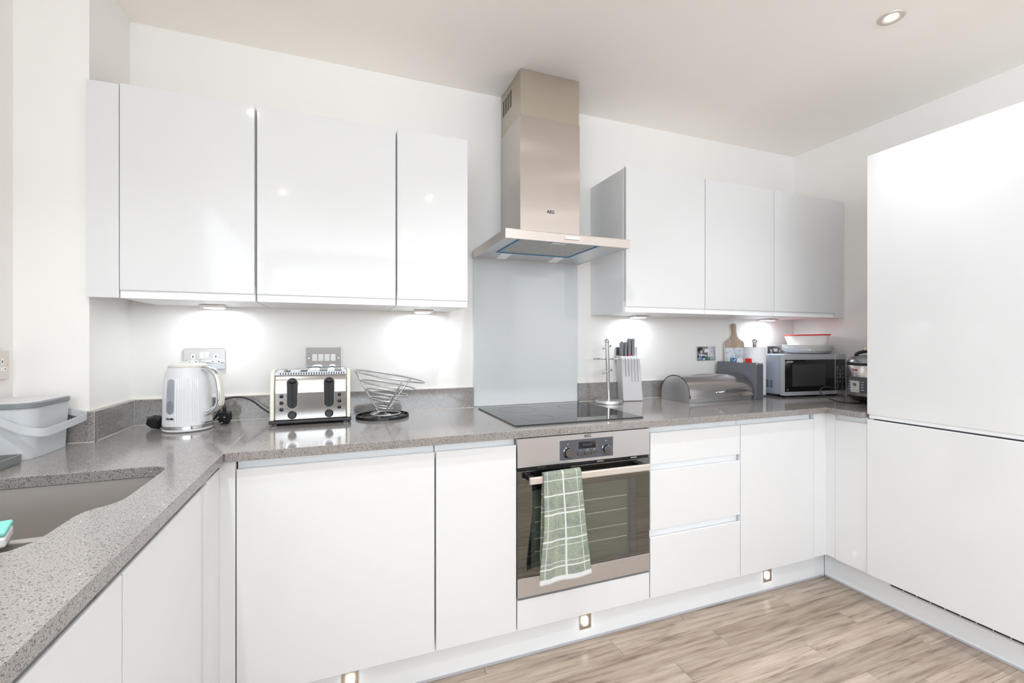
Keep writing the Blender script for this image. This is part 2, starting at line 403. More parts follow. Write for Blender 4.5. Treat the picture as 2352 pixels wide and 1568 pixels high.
b = B(); ring(b, [(-2.45, .3), (-.35, .3), (-.35, 2.38), (-2.45, 2.38)], [(-2.39, .36), (-.41, .36), (-.41, 2.32), (-2.39, 2.32)], XL-.07, XL-.02, 'x')
struct('window_2', b, 'plastic_white')
PX, PY = -.776, 1.886      # boxed-in pier in the left corner
struct('wall_pier', BX(XL, PX, PY, YB, 0, ZC), 'wall')
# floor planks: rows .0985 deep, .92 long, each its own piece
PL, PWd = .92, .0985
pm = bpy.data.meshes.new('plank'); b = B(); box(b, .0006, PL-.0006, .0005, PWd-.0005, -.009, 0)
bmesh.ops.bevel(b, geom=[e for e in b.edges if all(v.co.z > -.001 for v in e.verts)], offset=.0005, segments=1, affect='EDGES'); b.to_mesh(pm); b.free(); pm.materials.append(M['plank'])
starts = [.505, 1.04, .562, 1.20, .854, .40, .915, .15, .70, 1.1, .33]
y = 1.593; r = 0
while y > YF-.05:
    s0 = starts[r] if r < len(starts) else (starts[r % 11]+.23*(r//11)) % PL
    x = s0 % PL - 2*PL
    while x < XR-.45:
        x1 = x+PL
        if x1 > -.6:
            o = bpy.data.objects.new('plank', pm); C.objects.link(o); o.parent = floor
            o.location = (x, y, 0) if y > -3.1 else (x, y, 0)
        x = x1
    y -= PWd; r += 1

# ------------------------------------------------------------------ kitchen: worktops
WT, WB = .903, .8752
sinkpoly = [(-.80, 1.447), (-.483, 1.449), (-.455, 1.445), (-.435, 1.430), (-.424, 1.404), (-.422, 1.36), (-.422, 1.20), (-.425, 1.165),
            (-.434, 1.142), (-.450, 1.127), (-.464, 1.108), (-.470, 1.08), (-.470, 1.00), (-.474, .967), (-.487, .944), (-.51, .934), (-.80, .934), (-.835, .95), (-.845, .98), (-.845, 1.40), (-.83, 1.435)]
def slab(outer, hole, z0, z1):
    bm = B()
    es = []
    for loop in ([outer] + ([hole] if hole else [])):
        vs = [bm.verts.new((p[0], p[1], z1)) for p in loop]
        es += [bm.edges.new((vs[i], vs[(i+1) % len(vs)])) for i in range(len(vs))]
    bmesh.ops.triangle_fill(bm, use_beauty=True, use_dissolve=False, edges=es, normal=(0, 0, 1))
    g = bmesh.ops.extrude_face_region(bm, geom=list(bm.faces))
    bmesh.ops.translate(bm, verts=[v for v in g['geom'] if isinstance(v, bmesh.types.BMVert)], vec=(0, 0, z0-z1))
    return bm
o = obj('worktop', slab([(XL+.001, -.9), (-.3215, -.9), (-.3215, 2.19), (PX+.001, 2.19), (PX+.001, PY-.001), (XL+.001, PY-.001)], sinkpoly, WB, WT), 'quartz', loc=(-.6, .5, WT), bev=.0015)
tag(o, 'speckled grey quartz worktop along the left with the sink cut into it', 'worktop')
o = obj('worktop', slab([(-.3207, 1.541), (2.259, 1.541), (2.259, 1.377), (XR-.001, 1.377), (XR-.001, 2.19), (-.3207, 2.19)], None, WB, WT), 'quartz', loc=(1, 1.9, WT), bev=.0015)
tag(o, 'speckled grey quartz worktop along the back wall turning the right corner under the hob', 'worktop')
def upst(label, a):
    t = obj('upstand', BX(*a), 'quartz', loc=((a[0]+a[1])/2, (a[2]+a[3])/2, WT), bev=.001); tag(t, label, 'upstand')
UZ0, UZ1 = WT+.0005, 1.002
upst('short grey quartz upstand on the front of the white pier behind the bin', (XL+.001, PX+.0215, PY-.0215, PY-.001, UZ0, UZ1))
upst('grey quartz upstand returning along the side of the pier left of the kettle', (PX+.0005, PX+.0215, PY-.0005, YB-.022, UZ0, UZ1))
upst('long grey quartz upstand behind the kettle, toaster and wire basket', (PX+.0005, .6215, YB-.0215, YB-.001, UZ0, UZ1))
upst('grey quartz upstand behind the knife block and bread bin', (1.2185, XR-.001, YB-.0215, YB-.001, UZ0, UZ1))
upst('grey quartz upstand on the right wall behind the multicooker', (XR-.022, XR-.001, 1.38, 1.835, UZ0, UZ1))
# pale sealant beads
b = B(); box(b, PX+.0217, .62, YB-.0235, YB-.0217, WT, WT+.0018); box(b, 1.22, XR-.03, YB-.0235, YB-.0217, WT, WT+.0018); box(b, PX+.0217, PX+.0232, PY, YB-.023, WT, WT+.0018)
box(b, XL+.005, PX+.0217, PY-.0235, PY-.0217, WT, WT+.0018); box(b, PX+.0005, .62, YB-.006, YB-.0005, UZ1, UZ1+.002); box(b, 1.22, XR-.003, YB-.006, YB-.0005, UZ1, UZ1+.002); box(b, PX+.0005, PX+.006, PY, YB-.006, UZ1, UZ1+.002); box(b, XL, PX+.004, PY-.006, PY-.0005, UZ1, UZ1+.002)
box(b, -.3216, -.3206, 1.5408, YB-.024, WT-.002, WT+.0003); box(b, PX+.0216, PX+.0224, PY-.0224, PY-.0216, WT, UZ1+.0004); box(b, PX+.0214, PX+.0222, YB-.0222, YB-.0214, WT, UZ1+.0004)
struct('trim_1', b, 'grout')
t = obj('splashback', BX(.6225, 1.2175, YB-.007, YB-.0008, WT+.001, 1.652), 'splash', loc=(.92, YB-.004, WT), bev=.001)
tag(t, 'pale grey glass splashback between hob and extractor hood', 'splashback')

# ------------------------------------------------------------------ sink
t = thing('sink', 'undermounted stainless steel one and a half bowl sink in the left worktop', 'sink', (-.63, 1.19, .70))
def offs(poly, d):
    n = len(poly); out = []
    for i in range(n):
        a, p, q = Vector(poly[i-1]), Vector(poly[i]), Vector(poly[(i+1) % n])
        e = ((p-a).normalized()+(q-p).normalized()).normalized(); out.append((p.x-e.y*d, p.y+e.x*d))
    return out
sp_o = offs(sinkpoly, .004); sp_i = offs(sinkpoly, .0025)
b = B(); ring(b, sp_o, sp_i, .705, WB-.0008)
prism(b, sp_o, .700, .7055)
o = obj('bowl', b, 'sink', t, smooth=True); sharp(o, 30)
dv = [(-.843, 1.088), (-.480, 1.088), (-.474, 1.094), (-.474, 1.100), (-.480, 1.106), (-.843, 1.106)]
o = obj('divider', prism(B(), dv, .706, .866), 'sink', t, bev=.005, seg=3)
b = B(); lathe(b, [(.044, .706), (.044, .7085), (.036, .709), (.033, .7075), (.006, .7075)], (-.62, 1.28)); obj('drain', b, 'chrome', t, smooth=True)
b = B(); lathe(b, [(.04, .706), (.04, .7085), (.034, .709), (.030, .7075), (.006, .7075)], (-.64, 1.01)); obj('drain', b, 'chrome', t, smooth=True)
# sponge resting across the divider
t = thing('sponge', 'teal topped washing up sponge lying across the sink divider', 'sponge', (-.623, 1.078, .8665), R(20), local=True)
b = BX(-.06, .06, -.038, .038, 0, .020); obj('foam', b, 'plastic_white', t, bev=.005, seg=3)
b = BX(-.06, .06, -.038, .038, .020, .030); obj('scourer', b, 'teal', t, bev=.004, seg=3)

# ------------------------------------------------------------------ base units
def open_carcass(bm, x0, x1, y0, y1, z0, z1, th=.016):
    box(bm, x0, x0+th, y0, y1, z0, z1); box(bm, x1-th, x1, y0, y1, z0, z1); box(bm, x0+th, x1-th, y1-.008, y1, z0, z1); box(bm, x0+th, x1-th, y0, y1-.008, z0, z0+th); return bm
DF = 1.563; DB = .151; DT = .847
def jdoor(bm, x0, x1, z0, z1, yf=DF, th=.02, side=False):
    """front with a bevelled back edge along the top: profile in Y,Z"""
    prism(bm, [(yf, z0), (yf, z1-.002), (yf+.002, z1), (yf+.006, z1), (yf+th, z1-.028), (yf+th, z0)], x0, x1, 'x'); return bm
def base_unit(label, x0, x1, door=True, rail=True, name='base_cabinet', cat='cabinet', group=None, mat_rail='rail'):
    t = thing(name, label, cat, ((x0+x1)/2, DF+.3, DB), group=group)
    b = B(); open_carcass(b, x0, x1, DF+.042, YB-.03, DB+.001, WB-.001)
    obj('carcass', b, 'carcass', t)
    obj('grip_rail', BX(x0+.001, x1-.001+(.02 if x1 == 2.205 else 0), DF+.026, DF+.0415, DT-.03, WB-.001), mat_rail, t)
    if door: obj('door', jdoor(B(), x0+.0015, x1-.0015, DB, DT), 'white', t, bev=.0012)
    return t
base_unit('white base unit with one wide gloss door below the toaster', -.295, .307, group='gloss white base units')
base_unit('narrow white base unit left of the oven', .310, .613, group='gloss white base units')
t = base_unit('white three drawer base unit right of the oven', 1.2145, 1.7195, door=False, name='drawer_unit', group='gloss white base units')
for k, (z0, z1) in enumerate(((.714, .847), (.436, .686), (.151, .406))):
    d = obj('drawer', jdoor(B(), 1.217, 1.718, z0, z1), 'white', t, bev=.0012)
    if k: obj('grip_rail', BX(1.2165, 1.7350, DF+.026, DF+.0415, z1-.03, z1+.05), 'rail', d)
t = base_unit('white base unit in the right corner, single door next to the drawers', 1.7205, 2.205, group='gloss white base units')
obj('filler', BX(2.2052, 2.3140, DF, DF+.02, DB+.004, WB-.001), 'white', t, bev=.001)
# corner filler on the left
o = obj('filler_panel', BX(-.339, -.2965, DF, DF+.02, DB, WB-.001), 'white', loc=(-.32, DF, DB), bev=.001); tag(o, 'slim white corner filler strip between left run and wide back door', 'filler panel')
# right return unit
RX = 2.295
def mirror_x(bm, x0, x1, y0, y1, z0, z1): return box(bm, x0, x1, y0, y1, z0, z1)
t = thing('base_cabinet', 'very narrow white base unit beside the tall fridge housing', 'cabinet', (RX+.3, 1.45, DB), group='gloss white base units')
b = B(); box(b, RX+.03, XR-.03, 1.382, 1.398, DB, WB-.001); box(b, RX+.03, XR-.03, 1.505, 1.521, DB, WB-.001); box(b, RX+.03, XR-.03, 1.398, 1.505, DB, DB+.016); obj('carcass', b, 'carcass', t)
b = B(); prism(b, [(RX, DB), (RX, DT-.002), (RX+.002, DT), (RX+.006, DT), (RX+.02, DT-.028), (RX+.02, DB)], 1.3740, 1.5195, 'y'); obj('door', b, 'white', t, bev=.0012)
obj('grip_rail', BX(RX+.0202, RX+.029, 1.381, 1.5213, DT-.03, WB-.001), 'rail', t)
obj('filler', BX(RX, RX+.02, 1.5205, 1.5629, DB+.004, WB-.001), 'white', t, bev=.001)
# left run
LX = -.338
def left_unit(label, y0, y1, ry0, ry1):
    t = thing('base_cabinet', label, 'cabinet', (LX-.3, (y0+y1)/2, DB), group='gloss white base units')
    b = B(); box(b, -.93, LX-.03, y0, y0+.016, DB, .69); box(b, -.93, LX-.03, y1-.016, y1, DB, .69); box(b, -.93, LX-.03, y0+.016, y1-.016, DB, DB+.016)
    obj('carcass', b, 'carcass', t)
    b = B(); prism(b, [(LX, DB), (LX, DT-.002), (LX-.002, DT), (LX-.006, DT), (LX-.02, DT-.028), (LX-.02, DB)], y0+.0015, y1-.0015, 'y'); obj('door', b, 'white', t, bev=.0012)
    b = B(); prism(b, rrect((ry0+ry1)/2, .839, ry1-ry0, .0695, .009), LX-.0285, LX-.0215, 'x'); prism(b, rrect((ry0+ry1)/2, .8655, ry1-ry0, .0165, .008), LX-.0213, LX-.009, 'x'); obj('grip_rail', b, 'rail', t, smooth=False)
    return t
left_unit('white base door on the left run nearest the corner, under the sink', .929, 1.433, .897, 1.478)
left_unit('white base door on the left run closest to the camera', .427, .927, .32, .888)
left_unit('white base door on the left run beside the camera', -.075, .425, -.2, .31)
left_unit('white base door on the left run behind the camera', -.575, -.077, -.6, -.21)
o = obj('filler_panel', BX(LX-.02, LX, 1.435, 1.5625, DB, .853), 'white', loc=(LX, 1.5, DB), bev=.001); tag(o, 'white filler panel closing the left run at the corner', 'filler panel')
# plinths
def plinth(label, a, seal):
    t = thing('plinth', label, 'plinth', ((a[0]+a[1])/2, (a[2]+a[3])/2, 0))
    obj('board', BX(*a), 'plinth', t, bev=.001); obj('seal', BX(*seal), 'seal', t); return t
plinth('white gloss plinth under the back run with three small square lights', (-.41, 2.38, 1.632, 1.65, .004, .1505), (-.405, 2.375, 1.628, 1.6315, .001, .010))
tp = plinth('white gloss plinth under the tall fridge housing with a vent slot', (2.381, 2.399, .2, 1.6315, .004, .1505), (2.3775, 2.3805, .2, 1.626, .001, .010))
plinth('white gloss plinth under the left run', (-.428, -.411, -.9, 1.65, .004, .1505), (-.4105, -.408, -.9, 1.627, .001, .010))
# vent
b = B(); prism(b, rrect(1.0, .108, .66, .026, .0125), 2.3800, 2.3812, 'x'); v = obj('vent', b, 'grey_plastic', tp)
b = B(); prism(b, rrect(1.0, .1095, .65, .014, .0065), 2.3793, 2.3799, 'x'); obj('slot', b, 'dark', v)
for k in range(12): obj('divider', BX(2.3780, 2.3792, 1.272-.05*k, 1.275-.05*k, .098, .120), 'grey_plastic', v)
# plinth lights
for k, x0 in enumerate((.0045, .9185, 1.945)):
    lab = ('square plinth light at the left, cut by the bottom of the photo', 'square plinth light under the oven', 'square plinth light nearest the right corner')[k]
    t = thing('plinth_light', lab, 'light', (x0+.026, 1.628, .077), group='small square lights in the plinth')
    cx, cz = x0+.0255, .0765
    b = B(); ring(b, rrect(cx, cz, .052, .058, .002, 2), rrect(cx, cz, .026, .036, .008, 2), 1.6285, 1.6315, 'y'); obj('frame', b, 'steel_dull', t)
    b = B(); prism(b, rrect(cx, cz, .026, .036, .008, 2), 1.6295, 1.6312, 'y'); obj('lens', b, 'glow_plinth', t)
    a = area('plinth_glow', (0, 0, 0), (0, 0, 0), .025, .03, E_PLINTH, (1, .95, .88)); a.parent = t; a.location = (0, -.012, 0); a.rotation_euler = (R(80), 0, 0)

# ------------------------------------------------------------------ tall fridge housing
t = thing('fridge_housing', 'tall gloss white fridge freezer housing filling the right edge', 'cabinet', (2.6, 1.07, DB))
TX = 2.289
b = B(); box(b, TX+.027, XR-.002, 1.358, 1.376, DB, 2.089); box(b, TX+.027, XR-.002, .762, .780, DB, 2.089); box(b, TX+.027, XR-.002, .780, 1.358, 2.071, 2.089); box(b, TX+.32, TX+.33, .78, 1.358, DB, 2.07); box(b, TX+.027, XR-.002, .78, 1.358, DB, DB+.016)
box(b, TX+.027, TX+.05, .780, 1.358, .82, .94)
obj('carcass', b, 'carcass', t)
obj('door', BX(TX, TX+.022, .7635, 1.3705, .895, 2.0935), 'white', t, bev=.0012, label='upper door')
b = B(); prism(b, [(TX, DB), (TX, .869), (TX+.002, .871), (TX+.005, .871), (TX+.022, .845), (TX+.022, DB)], .7635, 1.3705, 'y'); obj('door', b, 'white', t, bev=.0012, label='lower door')
obj('grip_rail', BX(TX+.012, TX+.0265, .765, 1.369, .876, .914), 'rail', t)
obj('gap_strip', BX(TX+.008, TX+.0265, .765, 1.345, .8715, .8755), 'dark', t)
t = thing('fridge_housing', 'tall gloss white housing beyond the right edge of the photo', 'cabinet', (2.6, .46, DB))
obj('carcass', BX(TX+.027, XR-.002, .16, .760, DB, 2.089), 'carcass', t)
obj('door', BX(TX, TX+.022, .1615, .7585, DB, 2.0935), 'white', t, bev=.0012)

# ------------------------------------------------------------------ wall units
UF, UZB, UZT = 1.86, 1.4025, 2.0905
def wall_unit(label, x0, x1, holes=True):
    t = thing('wall_cabinet', label, 'cabinet', ((x0+x1)/2, UF+.17, 1.377), group='gloss white wall units')
    b = B(); box(b, x0, x1, UF+.0235, YB-.0012, 1.3775, UZT-.004); obj('carcass', b, 'carcass', t, bev=.0008)
    obj('grip_rail', BX(x0+.0015, x1-.0015, UF+.008, UF+.0232, 1.3775, 1.43), 'rail', t)
    b = B(); prism(b, [(UF, UZB+.002), (UF+.002, UZB), (UF+.005, UZB), (UF+.006, UZB+.026), (UF+.022, UZB+.03), (UF+.022, UZT), (UF, UZT)], x0+.0018, x1-.0018, 'x'); obj('door', b, 'white', t, bev=.0012)
    return t
wall_unit('white wall unit with one door above the kettle, furthest left', -.688, -.2905)
wall_unit('widest white wall unit of the left trio, above the toaster', -.2865, .2085)
wall_unit('narrow white wall unit beside the extractor hood on its left', .2115, .507)
wall_unit('white wall unit immediately right of the extractor hood, its side showing', 1.303, 1.7995)
wall_unit('white wall unit in the middle of the right hand trio', 1.8005, 2.2995)
wall_unit('white wall unit above the microwave in the right corner', 2.3005, 2.812)
o = obj('filler_panel', BX(PX+.0008, -.6895, UF+.004, UF+.022, 1.3775, UZT-.003), 'white', loc=(-.73, UF, 1.38), bev=.001); tag(o, 'white filler strip between the pier and the leftmost wall unit', 'filler panel')
o = obj('filler_panel', BX(2.8135, XR-.0008, UF+.004, UF+.022, 1.3775, UZT-.003), 'white', loc=(2.85, UF, 1.38), bev=.001); tag(o, 'white filler strip between the right wall and the last wall unit', 'filler panel')
# puck lights under wall units
for k, (px, lab) in enumerate(((-.473, 'slim under cabinet light above the kettle'), (.357, 'slim under cabinet light above the wire basket'), (1.565, 'slim under cabinet light above the knife block'), (2.56, 'slim under cabinet light above the microwave'))):
    t = thing('under_cabinet_light', lab, 'light', (px, 2.11, 1.377), group='under cabinet lights')
    b = B(); prism(b, [(px-.045, 2.075), (px+.045, 2.075), (px+.03, 2.168), (px-.03, 2.168)], 1.366, 1.3772); obj('housing', b, 'satin', t, bev=.002)
    b = B(); prism(b, [(px-.031, 2.090), (px+.031, 2.090), (px+.022, 2.156), (px-.022, 2.156)], 1.3635, 1.366); obj('lens', b, 'glow_cool', t)
    a = area('puck_glow', (0, 0, 0), (0, 0, 0), .05, .05, .62, (.86, .94, 1)); a.parent = t; a.location = (0, .01, -.0145)
    s = spot('puck_beam', (px, 2.135, 1.36), E_PUCK, 66, 1, (.90, .95, 1), .022, t)

# ------------------------------------------------------------------ hob
t = thing('hob', 'black glass induction hob set on the grey worktop', 'hob', (.92, 1.865, WT))
obj('glass_plate', BX(.6265, 1.2175, 1.610, 2.112, WT+.0012, WT+.0062), 'hob', t, bev=.0015)
obj('edge_trim', BX(.6285, 1.2155, 1.612, 2.110, WT+.0002, WT+.0011), 'hob_edge', t)
for (cx, cy, r_) in ((.78, 1.98, .09), (1.07, 1.98, .07), (.78, 1.74, .07), (1.07, 1.74, .09)):
    b = B(); ring(b, circ(cx, cy, r_, 32), circ(cx, cy, r_-.0012, 32), WT+.0062, WT+.0064); obj('zone_mark', b, 'slate_dark', t)

# ------------------------------------------------------------------ extractor hood
t = thing('extractor_hood', 'stainless steel chimney extractor hood above the hob', 'hood', (.92, 1.95, 1.649))
X0, X1, Y0, Y1, Z0, Z1 = .619, 1.2145, 1.70, YB-.008, 1.649, 1.6885
b = B(); ring(b, [(X0, Y0), (X1, Y0), (X1, Y1), (X0, Y1)], [(X0+.008, Y0+.008), (X1-.008, Y0+.008), (X1-.008, Y1-.008), (X0+.008, Y1-.008)], Z0, Z1-.002)
box(b, X0, X1, Y0, Y1, Z1-.002, Z1)
cano = obj('canopy', b, 'canopy', t, bev=.0008)
# underside tray: slopes from the rim up to the filter opening
def quad_frame(bm, o, i):
    vo = [bm.verts.new(p) for p in o]; vi = [bm.verts.new(p) for p in i]
    for k in range(4): bm.faces.new((vo[k], vo[(k+1) % 4], vi[(k+1) % 4], vi[k]))
zf = 1.664
fx0, fx1, fy0, fy1 = .705, 1.088, 1.752, 2.052
b = B(); quad_frame(b, [(X0+.008, Y0+.008, Z0+.002), (X1-.008, Y0+.008, Z0+.002), (X1-.008, Y1-.008, Z0+.002), (X0+.008, Y1-.008, Z0+.002)],
                    [(fx0, fy0, zf), (fx1, fy0, zf), (fx1, fy1, zf), (fx0, fy1, zf)])
und = obj('underside', b, 'steel_h', t)
obj('grease_filter', BX(fx0-.002, fx1+.002, fy0-.002, fy1+.002, zf-.001, zf+.010), 'filter', t)
b = B(); ring(b, [(fx0-.004, fy0-.004), (fx1+.004, fy0-.004), (fx1+.004, fy1+.004), (fx0-.004, fy1+.004)], [(fx0+.004, fy0+.004), (fx1-.004, fy0+.004), (fx1-.004, fy1-.004), (fx0+.004, fy1-.004)], zf-.0045, zf-.0012)
obj('protective_film', b, 'blue_film', t, label='blue film left around the grease filter')
obj('filter_catch', BX(.86, .93, 1.758, 1.79, zf-.004, zf-.0012), 'satin', t)
zs = lambda y: zf-(y-fy1)/(Y1-.008-fy1)*(zf-Z0-.002)
for x in (.760, 1.048): obj('lamp_panel', prism(B(), [(2.062, zs(2.062)-.0016), (2.160, zs(2.160)-.0016), (2.160, zs(2.160)+.001), (2.062, zs(2.062)+.001)], x-.026, x+.026, 'x'), 'led', t)
ctl = obj('control_panel', BX(.884, .956, Y0-.004, Y0-.0002, 1.6635, 1.678), 'satin', t, bev=.0008)
for k in range(4): obj('button', BX(.8855+.0177*k, .8855+.0177*k+.0160, Y0-.0062, Y0-.0042, 1.665, 1.6765), 'plastic_white', ctl, bev=.0006)
for k, s_ in enumerate(('*', '1', '2', '3')): text('lettering', s_, .007, 'grey_panel', ctl, (.8937+.0177*k, Y0-.0063, 1.6705))
b = B(); box(b, .7715, 1.0815, 1.92, YB-.0012, Z1, 2.275); lower = obj('chimney', b, 'duct', t, bev=.0015, label='lower brushed steel chimney')
b = B(); box(b, .774, 1.079, 1.9225, YB-.0014, 2.2752, ZC-.0015); up = obj('chimney_extension', b, 'steel_dull', t, label='dull stained upper chimney section')
for r_ in range(12):          # vent slots on the left side of the extension, slanted block
    for c_ in range(4):
        yy = 2.165-.034*c_; zz = 2.372+.0068*r_+.0005*c_
        obj('vent_slot', BX(.7733, .7739, yy-.024, yy, zz, zz+.0032), 'black_matt', up)
b = B(); lathe(b, [(.004, 0), (.003, .0015), (.001, .002)], n=10)
for v_ in b.verts: v_.co = Vector((.7739-v_.co.z, 2.17+v_.co.x, 2.472+v_.co.y))
obj('screw', b, 'chrome', up)
text('lettering', 'AEG', .0205, 'ink', lower, (.926, 1.9196, 1.842), bold=.0004)

# ------------------------------------------------------------------ oven
OX0, OX1 = .6155, 1.2115
t = thing('oven', 'built in single oven with steel fascia and smoked glass door', 'oven', (.9135, DF+.3, .265))
b = B(); open_carcass(b, .6145, 1.2130, DF+.042, YB-.03, DB+.001, WB-.001); obj('housing', b, 'carcass', t)
OY = 1.560
fas = obj('control_fascia', BX(OX0, OX1, OY, OY+.018, .7590, .8685), 'steel_h', t, bev=.001)
obj('shadow_gap', BX(OX0, OX1, OY+.012, OY+.03, .868, WB-.001), 'black_matt', t)
cp = obj('control_panel', BX(.791, 1.031, OY-.0008, OY-.0001, .7712, .8475), 'grey_panel', fas, label='charcoal control panel')
b = BX(.873, .9495, OY-.0014, OY-.0009, .8105, .8375); obj('display', b, 'mwglass', fas)
text('clock_digits', '00:00', .015, 'grey_panel', fas, (.913, OY-.0016, .8240), sx=1.25)
for k in range(3): obj('button', BX(.866+.0315*k, .866+.0315*k+.0295, OY-.0065, OY-.0009, .7865, .7975), 'chrome_dark', fas, bev=.001)
text('lettering', '-', .014, 'whiteink', fas, (.881, OY-.0012, .8035)); text('lettering', '+', .014, 'whiteink', fas, (.944, OY-.0012, .8035))
b = B(); ring(b, circ(.9125, .8035, .0036, 12), circ(.9125, .8035, .0026, 12), OY-.0012, OY-.0009, 'y'); obj('clock_mark', b, 'whiteink', fas)
for kx, s_ in ((.826, '#'), (.998, '%')):
    b = B(); prof = [(.0215, 0), (.0215, .002), (.0185, .004), (.0180, .019), (.0165, .0205), (.001, .0205)]
    lathe(b, prof, n=28)
    for v_ in b.verts: x_, y_, z_ = v_.co; v_.co = Vector((kx+x_, OY-.001-z_, .8015+y_))
    kb = obj('knob', b, 'chrome_dark', fas, smooth=True); sharp(kb, 30)
    text('lettering', s_, .0085, 'whiteink', fas, (kx, OY-.0012, .8335))
    obj('mark', BX(kx-.0004, kx+.0004, OY-.0012, OY-.0009, .8395, .8445), 'ink', fas)
text('lettering', 'AEG', .0165, 'ink', fas, (.9135, OY-.0004, .8582), bold=.0002)
obj('vent_strip', BX(OX0+.002, OX1-.002, OY+.010, OY+.03, .7465, .7588), 'black_matt', t)
for xx in (.70, .79, .96, 1.12): obj('vent_bracket', BX(xx, xx+.03, OY+.004, OY+.0098, .7500, .7545), 'chrome_soft', t)
# door
door = obj('door', BX(OX0, OX1, OY+.0005, OY+.004, .3455, .7460), 'ovenglass', t, bev=.0008, label='smoked glass oven door')
b = B(); ring(b, [(OX0, .346), (OX1, .346), (OX1, .7455), (OX0, .7455)], [(.672, .356), (1.150, .356), (1.150, .668), (.672, .668)], OY+.0042, OY+.006, 'y'); obj('black_border', b, 'ovenblack', door)
b = B(); ring(b, [(.6721, .3561), (1.1499, .3561), (1.1499, .6679), (.6721, .6679)], [(.674, .358), (1.117, .358), (1.117, .666), (.674, .666)], OY+.0062, OY+.0075, 'y'); obj('inner_border', b, 'slate_dark', door)
b = B(); box(b, .672, 1.150, OY+.0185, OY+.021, .356, .668); obj('cavity', b, 'cavity', t)
b = B(); box(b, .66, .6715, OY+.0065, OY+.040, .35, .67); box(b, 1.1505, 1.16, OY+.0065, OY+.040, .35, .67); box(b, .672, 1.15, OY+.0065, OY+.04, .35, .3555); box(b, .672, 1.15, OY+.0065, OY+.04, .6685, .672); obj('door_core', b, 'cavity', t)
for z in (.600, .545, .482, .432): 
    b = B(); tube(b, [(.69, OY+.010, z), (1.105, OY+.010, z)], .0015, 6); obj('rack', b, 'rackwire', t)
b = B()
for z in [.64-.026*k for k in range(11)]:
    box(b, 1.1035, 1.1065, OY+.016, OY+.0184, z, z+.002)
obj('rack_stud', b, 'chrome', t, kind='stuff')
obj('bottom_trim', BX(OX0, OX1, OY-.0005, OY+.017, .2725, .3450), 'steel_h', t, bev=.001)
obj('flap_panel', BX(OX0+.001, OX1, DF, DF+.02, DB, .2625), 'white', t, bev=.0012)
HY0, HY1 = 1.513, 1.526
b = B(); prism(b, rrect((HY0+HY1)/2, .7195, HY1-HY0, .027, .005, 4), .648, 1.178, 'x'); hd = obj('handle', b, 'satin', t, label='pale bar handle')
for xx in (.655, 1.150): obj('bracket', BX(xx, xx+.021, HY1-.002, OY+.0005, .7095, .7295), 'black', hd, bev=.002)
# towel over the handle
def towel():
    bm = B(); uvl = bm.loops.layers.uv.new('uv')
    nu, nf, nt, nb = 40, 60, 8, 46
    def pt(u, s):      # s: 0..1 front from the bottom, 1..2 over the bar, 2..3 down the back
        zt = .7355; zb = .343
        if s <= 1:
            z = zb+(zt-zb)*s; k = 1-s
            xl = .698+.010*sin(5.2*k)*k-.012*k*k; xr = .855+.012*k+.032*k**1.3
            x = xl+(xr-xl)*u
            y = 1.5075-.005*k-.010*k*sin(pi*min(1, u*1.15))*.9-.0035*k*sin(9*u+1.2)
            y += -.004*math.exp(-((u-.17)/.06)**2)*min(1, k*3)
            z += .004*sin(5*u)*k-.006*(1-u)*k+.004*u
            return (x, y, z)
        if s <= 2:
            a = pi*(s-1); x = .698+.157*u+.0048*(s-1)*(1-u)
            return (x, 1.5195-.012*cos(a), .7355+.009*sin(a)+.004*u)
        k = s-2; z = .7355-(.7355-.405)*k; x = (.698-.016*k)+(.157+.014*k)*u
        return (x+.016*(1-u)*(.3+.7*k), 1.5315+.006*k+.006*k*sin(7*u), z+.004*u)
    ss = [i/nf for i in range(nf)]+[1+i/nt for i in range(nt)]+[2+i/nb for i in range(nb+1)]
    rows = [[bm.verts.new(pt(i/nu, s)) for i in range(nu+1)] for s in ss]
    def v_of(s): return 1-s if s <= 1 else (0 if s <= 2 else (s-2)*.85)
    for j in range(len(ss)-1):
        for i in range(nu):
            f = bm.faces.new((rows[j][i], rows[j][i+1], rows[j+1][i+1], rows[j+1][i])); f.smooth = True
            for lp, (a, s) in zip(f.loops, ((i, ss[j]), (i+1, ss[j]), (i+1, ss[j+1]), (i, ss[j+1]))): lp[uvl].uv = (a/nu, v_of(s))
    return bm
o = obj('hand_towel', towel(), 'towel', loc=(.78, 1.52, .73)); tag(o, 'green and white check terry towel hanging over the oven handle', 'towel')
for p in o.data.polygons: p.use_smooth = True
md = o.modifiers.new('thick', 'SOLIDIFY'); md.thickness = .0045; md.offset = 0
tx = bpy.data.textures.new('terry', 'CLOUDS'); tx.noise_scale = .004
md = o.modifiers.new('fluff', 'DISPLACE'); md.texture = tx; md.strength = .003; md.mid_level = .5; md.texture_coords = 'LOCAL'

